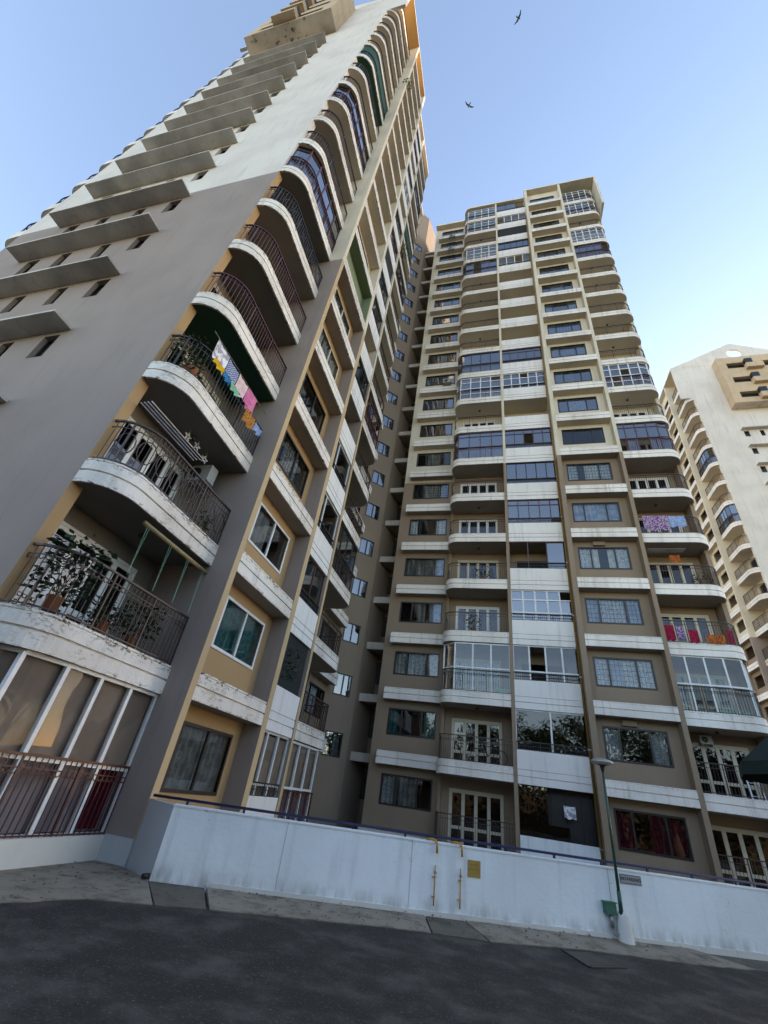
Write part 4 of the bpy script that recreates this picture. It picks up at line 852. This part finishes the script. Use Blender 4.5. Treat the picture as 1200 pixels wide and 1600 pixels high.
plant((-7.2, 6.4, 3.4), 'low plant behind the railing of the first storey corner balcony', 0.35, 0.4, 200, 'leaf_dark')
plant((-7.45, 5.35, 9.45), 'trailing plant on the rounded railing of the laundry balcony', 0.42, 1.0, 380, 'leaf', True, hang=0.2)
plant((-7.15, 5.35, 9.4), 'pot plant beside the laundry balcony post', 0.15, 0.4, 60, 'leaf')
plant((-7.1, 7.5, 6.2), 'small plant at the railing of the star balcony', 0.25, 0.45, 130, 'leaf')
plant(LW(2.0, 1.0, 4.2), 'creeper filling the dark opening above the white panel of the near tower', 0.7, 1.0, 500, 'leaf_dark', False, 'creeper')
plant(LW(-1.2, 1.1, 12.4), 'plant on a middle balcony of the near tower, third open one', 0.5, 0.8, 260, 'leaf_dark')
plant(LW(-1.0, 1.0, 9.4), 'plant on a middle balcony of the near tower, second open one', 0.5, 0.9, 260, 'leaf_dark')
plant(RW(-1.4, 0.8, 9.4), 'climbing plant on a middle balcony railing of the right tower', 0.35, 0.9, 260, 'leaf', True, 'climbing_plant')
plant(RW(-0.9, 0.9, 12.4), 'leafy plants on the middle balcony with white door, one storey higher', 0.55, 0.6, 260, 'leaf_dark')
plant(RW(-2.3, 0.95, 6.4), 'plant behind the glass of the white glazed middle balcony', 0.3, 0.6, 140, 'leaf_dark')
plant(RW(9.9, 1.0, 12.4), 'dark plant on the end balcony with the orange towel', 0.4, 0.5, 180, 'leaf_dark')
plant(LW(7.2, -0.05, 48.2), 'small shrub sprouting from the fin high up', 0.35, 0.5, 130, 'leaf', False, 'wall_shrub')
plant(LW(0.2, 0.35, 36.2), 'shrub sprouting from a far fin of the near tower', 0.45, 0.6, 160, 'leaf', False, 'wall_shrub')
# bicycle
bk = thing('bicycle', 'dark bicycle parked on a middle balcony of the right tower', 'bicycle', RW(-0.65, 1.0, 3.42))
for cx in (-0.5, 0.5):
    b = MB(); b.tube([(cx+0.31*math.cos(R_(20*i)), 0, 0.33+0.31*math.sin(R_(20*i))) for i in range(19)], 0.02, 6); w = link('wheel', b.mesh('wheel', 'tyre'), bk)
    b = MB()
    for i in range(8): b.bar((cx, 0, 0.33), (cx+0.3*math.cos(R_(45*i)), 0, 0.33+0.3*math.sin(R_(45*i))), 0.005)
    link('spoke', b.mesh('spoke', 'steel'), w)
b = MB()
for p, q in (((-0.5, 0.33), (-0.05, 0.35)), ((-0.05, 0.35), (-0.18, 0.85)), ((-0.18, 0.75), (0.36, 0.78)), ((-0.05, 0.35), (0.36, 0.75)), ((0.36, 0.92), (0.5, 0.33)), ((-0.5, 0.33), (-0.18, 0.75))): b.tube([(p[0], 0, p[1]), (q[0], 0, q[1])], 0.018, 6)
link('frame', b.mesh('frame', 'rail_dark'), bk)
b = MB(); b.box(-0.3, -0.06, -0.06, 0.06, 0.85, 0.9); link('saddle', b.mesh('saddle', 'black'), bk)
b = MB(); b.tube([(0.34, -0.28, 0.98), (0.37, 0, 0.93), (0.34, 0.28, 0.98)], 0.013, 6); link('handlebar', b.mesh('handlebar', 'steel'), bk)
# ladder
ld = thing('ladder', 'aluminium stepladder on the first storey end balcony', 'ladder', (9.7, 23.3, 3.4))
for s in (-0.2, 0.2): b = MB(); b.bar((s*1.1, -0.15, 0), (s*0.85, 0.1, 1.15), 0.045); link('stile', b.mesh('stile', 'alu'), ld)
for i in range(5): b = MB(); t = (i+0.6)/5; b.bar((-0.21, -0.15+0.25*t, 1.15*t), (0.21, -0.15+0.25*t, 1.15*t), 0.035, 0, 0.02); link('step', b.mesh('step', 'alu'), ld)
# planters behind the railings of the white glazed balconies
for x0, x1, y, z, lab in ((8.9, 10.1, 22.75, 6.4, 'green plastic planter in the white glazed end balcony'), (-0.3, 0.25, 22.72, 6.47, 'green plastic planter in the white glazed middle balcony')):
    b = MB(); b.prism([(0, 0), (x1-x0, 0), (x1-x0, 0.2), (0, 0.2)], 0, 0.2); b.box(-0.02, x1-x0+0.02, -0.02, 0.22, 0.2, 0.23); tag(link('planter', b.mesh('planter', 'green_plastic'), None, (x0, y, z)), lab, 'planter')
# rolled bamboo blind with cords
bl = thing('rolled_blind', 'rolled bamboo blind with cords under the star balcony', 'blind', (-6.98, 6.0, 5.62))
b = MB(); b.tube([(0, 0, 0), (0, 2.35, 0)], 0.05, 10); link('roll', b.mesh('roll', 'bamboo', smooth=True), bl)
for y in (0.1, 0.85, 1.5, 2.1):
    b = MB(); b.tube([(0.02, y, 0), (0.04, y+0.06, -1.1)], 0.0035, 4); b.tube([(0.02, y+0.06, 0), (0.04, y+0.06, -1.1)], 0.0035, 4); link('cord', b.mesh('cord', 'cord_green'), bl)

# ------------------------------------------------------------------ dry leaves and grit along the pavement
b = MB(); rg = random.Random(11)
for i in range(420):
    if i % 3: t = rg.uniform(-0.2, 10); d = -rg.random()**1.5*0.85; x = A0[0]+math.cos(AZ)*t-math.sin(AZ)*d; y = A0[1]+math.sin(AZ)*t+math.cos(AZ)*d; z = 0.075+0.06*d/0.85
    else: x = rg.uniform(-6.9, -5.5); y = rg.uniform(4.5, 8.1); z = 0.072 if x < -6.2 else 0.05
    a = rg.random()*6.28; L = rg.uniform(0.012, 0.05); u = Vector((math.cos(a), math.sin(a), rg.uniform(0, 0.5)))*L; w = Vector((-math.sin(a), math.cos(a), rg.uniform(-0.3, 0.5)))*L*0.5; p = Vector((x, y, z+0.004))
    b.quad(tuple(p), tuple(p+u*0.5+w), tuple(p+u), tuple(p+u*0.5-w))
tag(link('leaf_litter', b.mesh('leaf_litter', 'bark')), 'dry brown leaf litter scattered along the concrete pavement', 'leaves', kind='stuff')
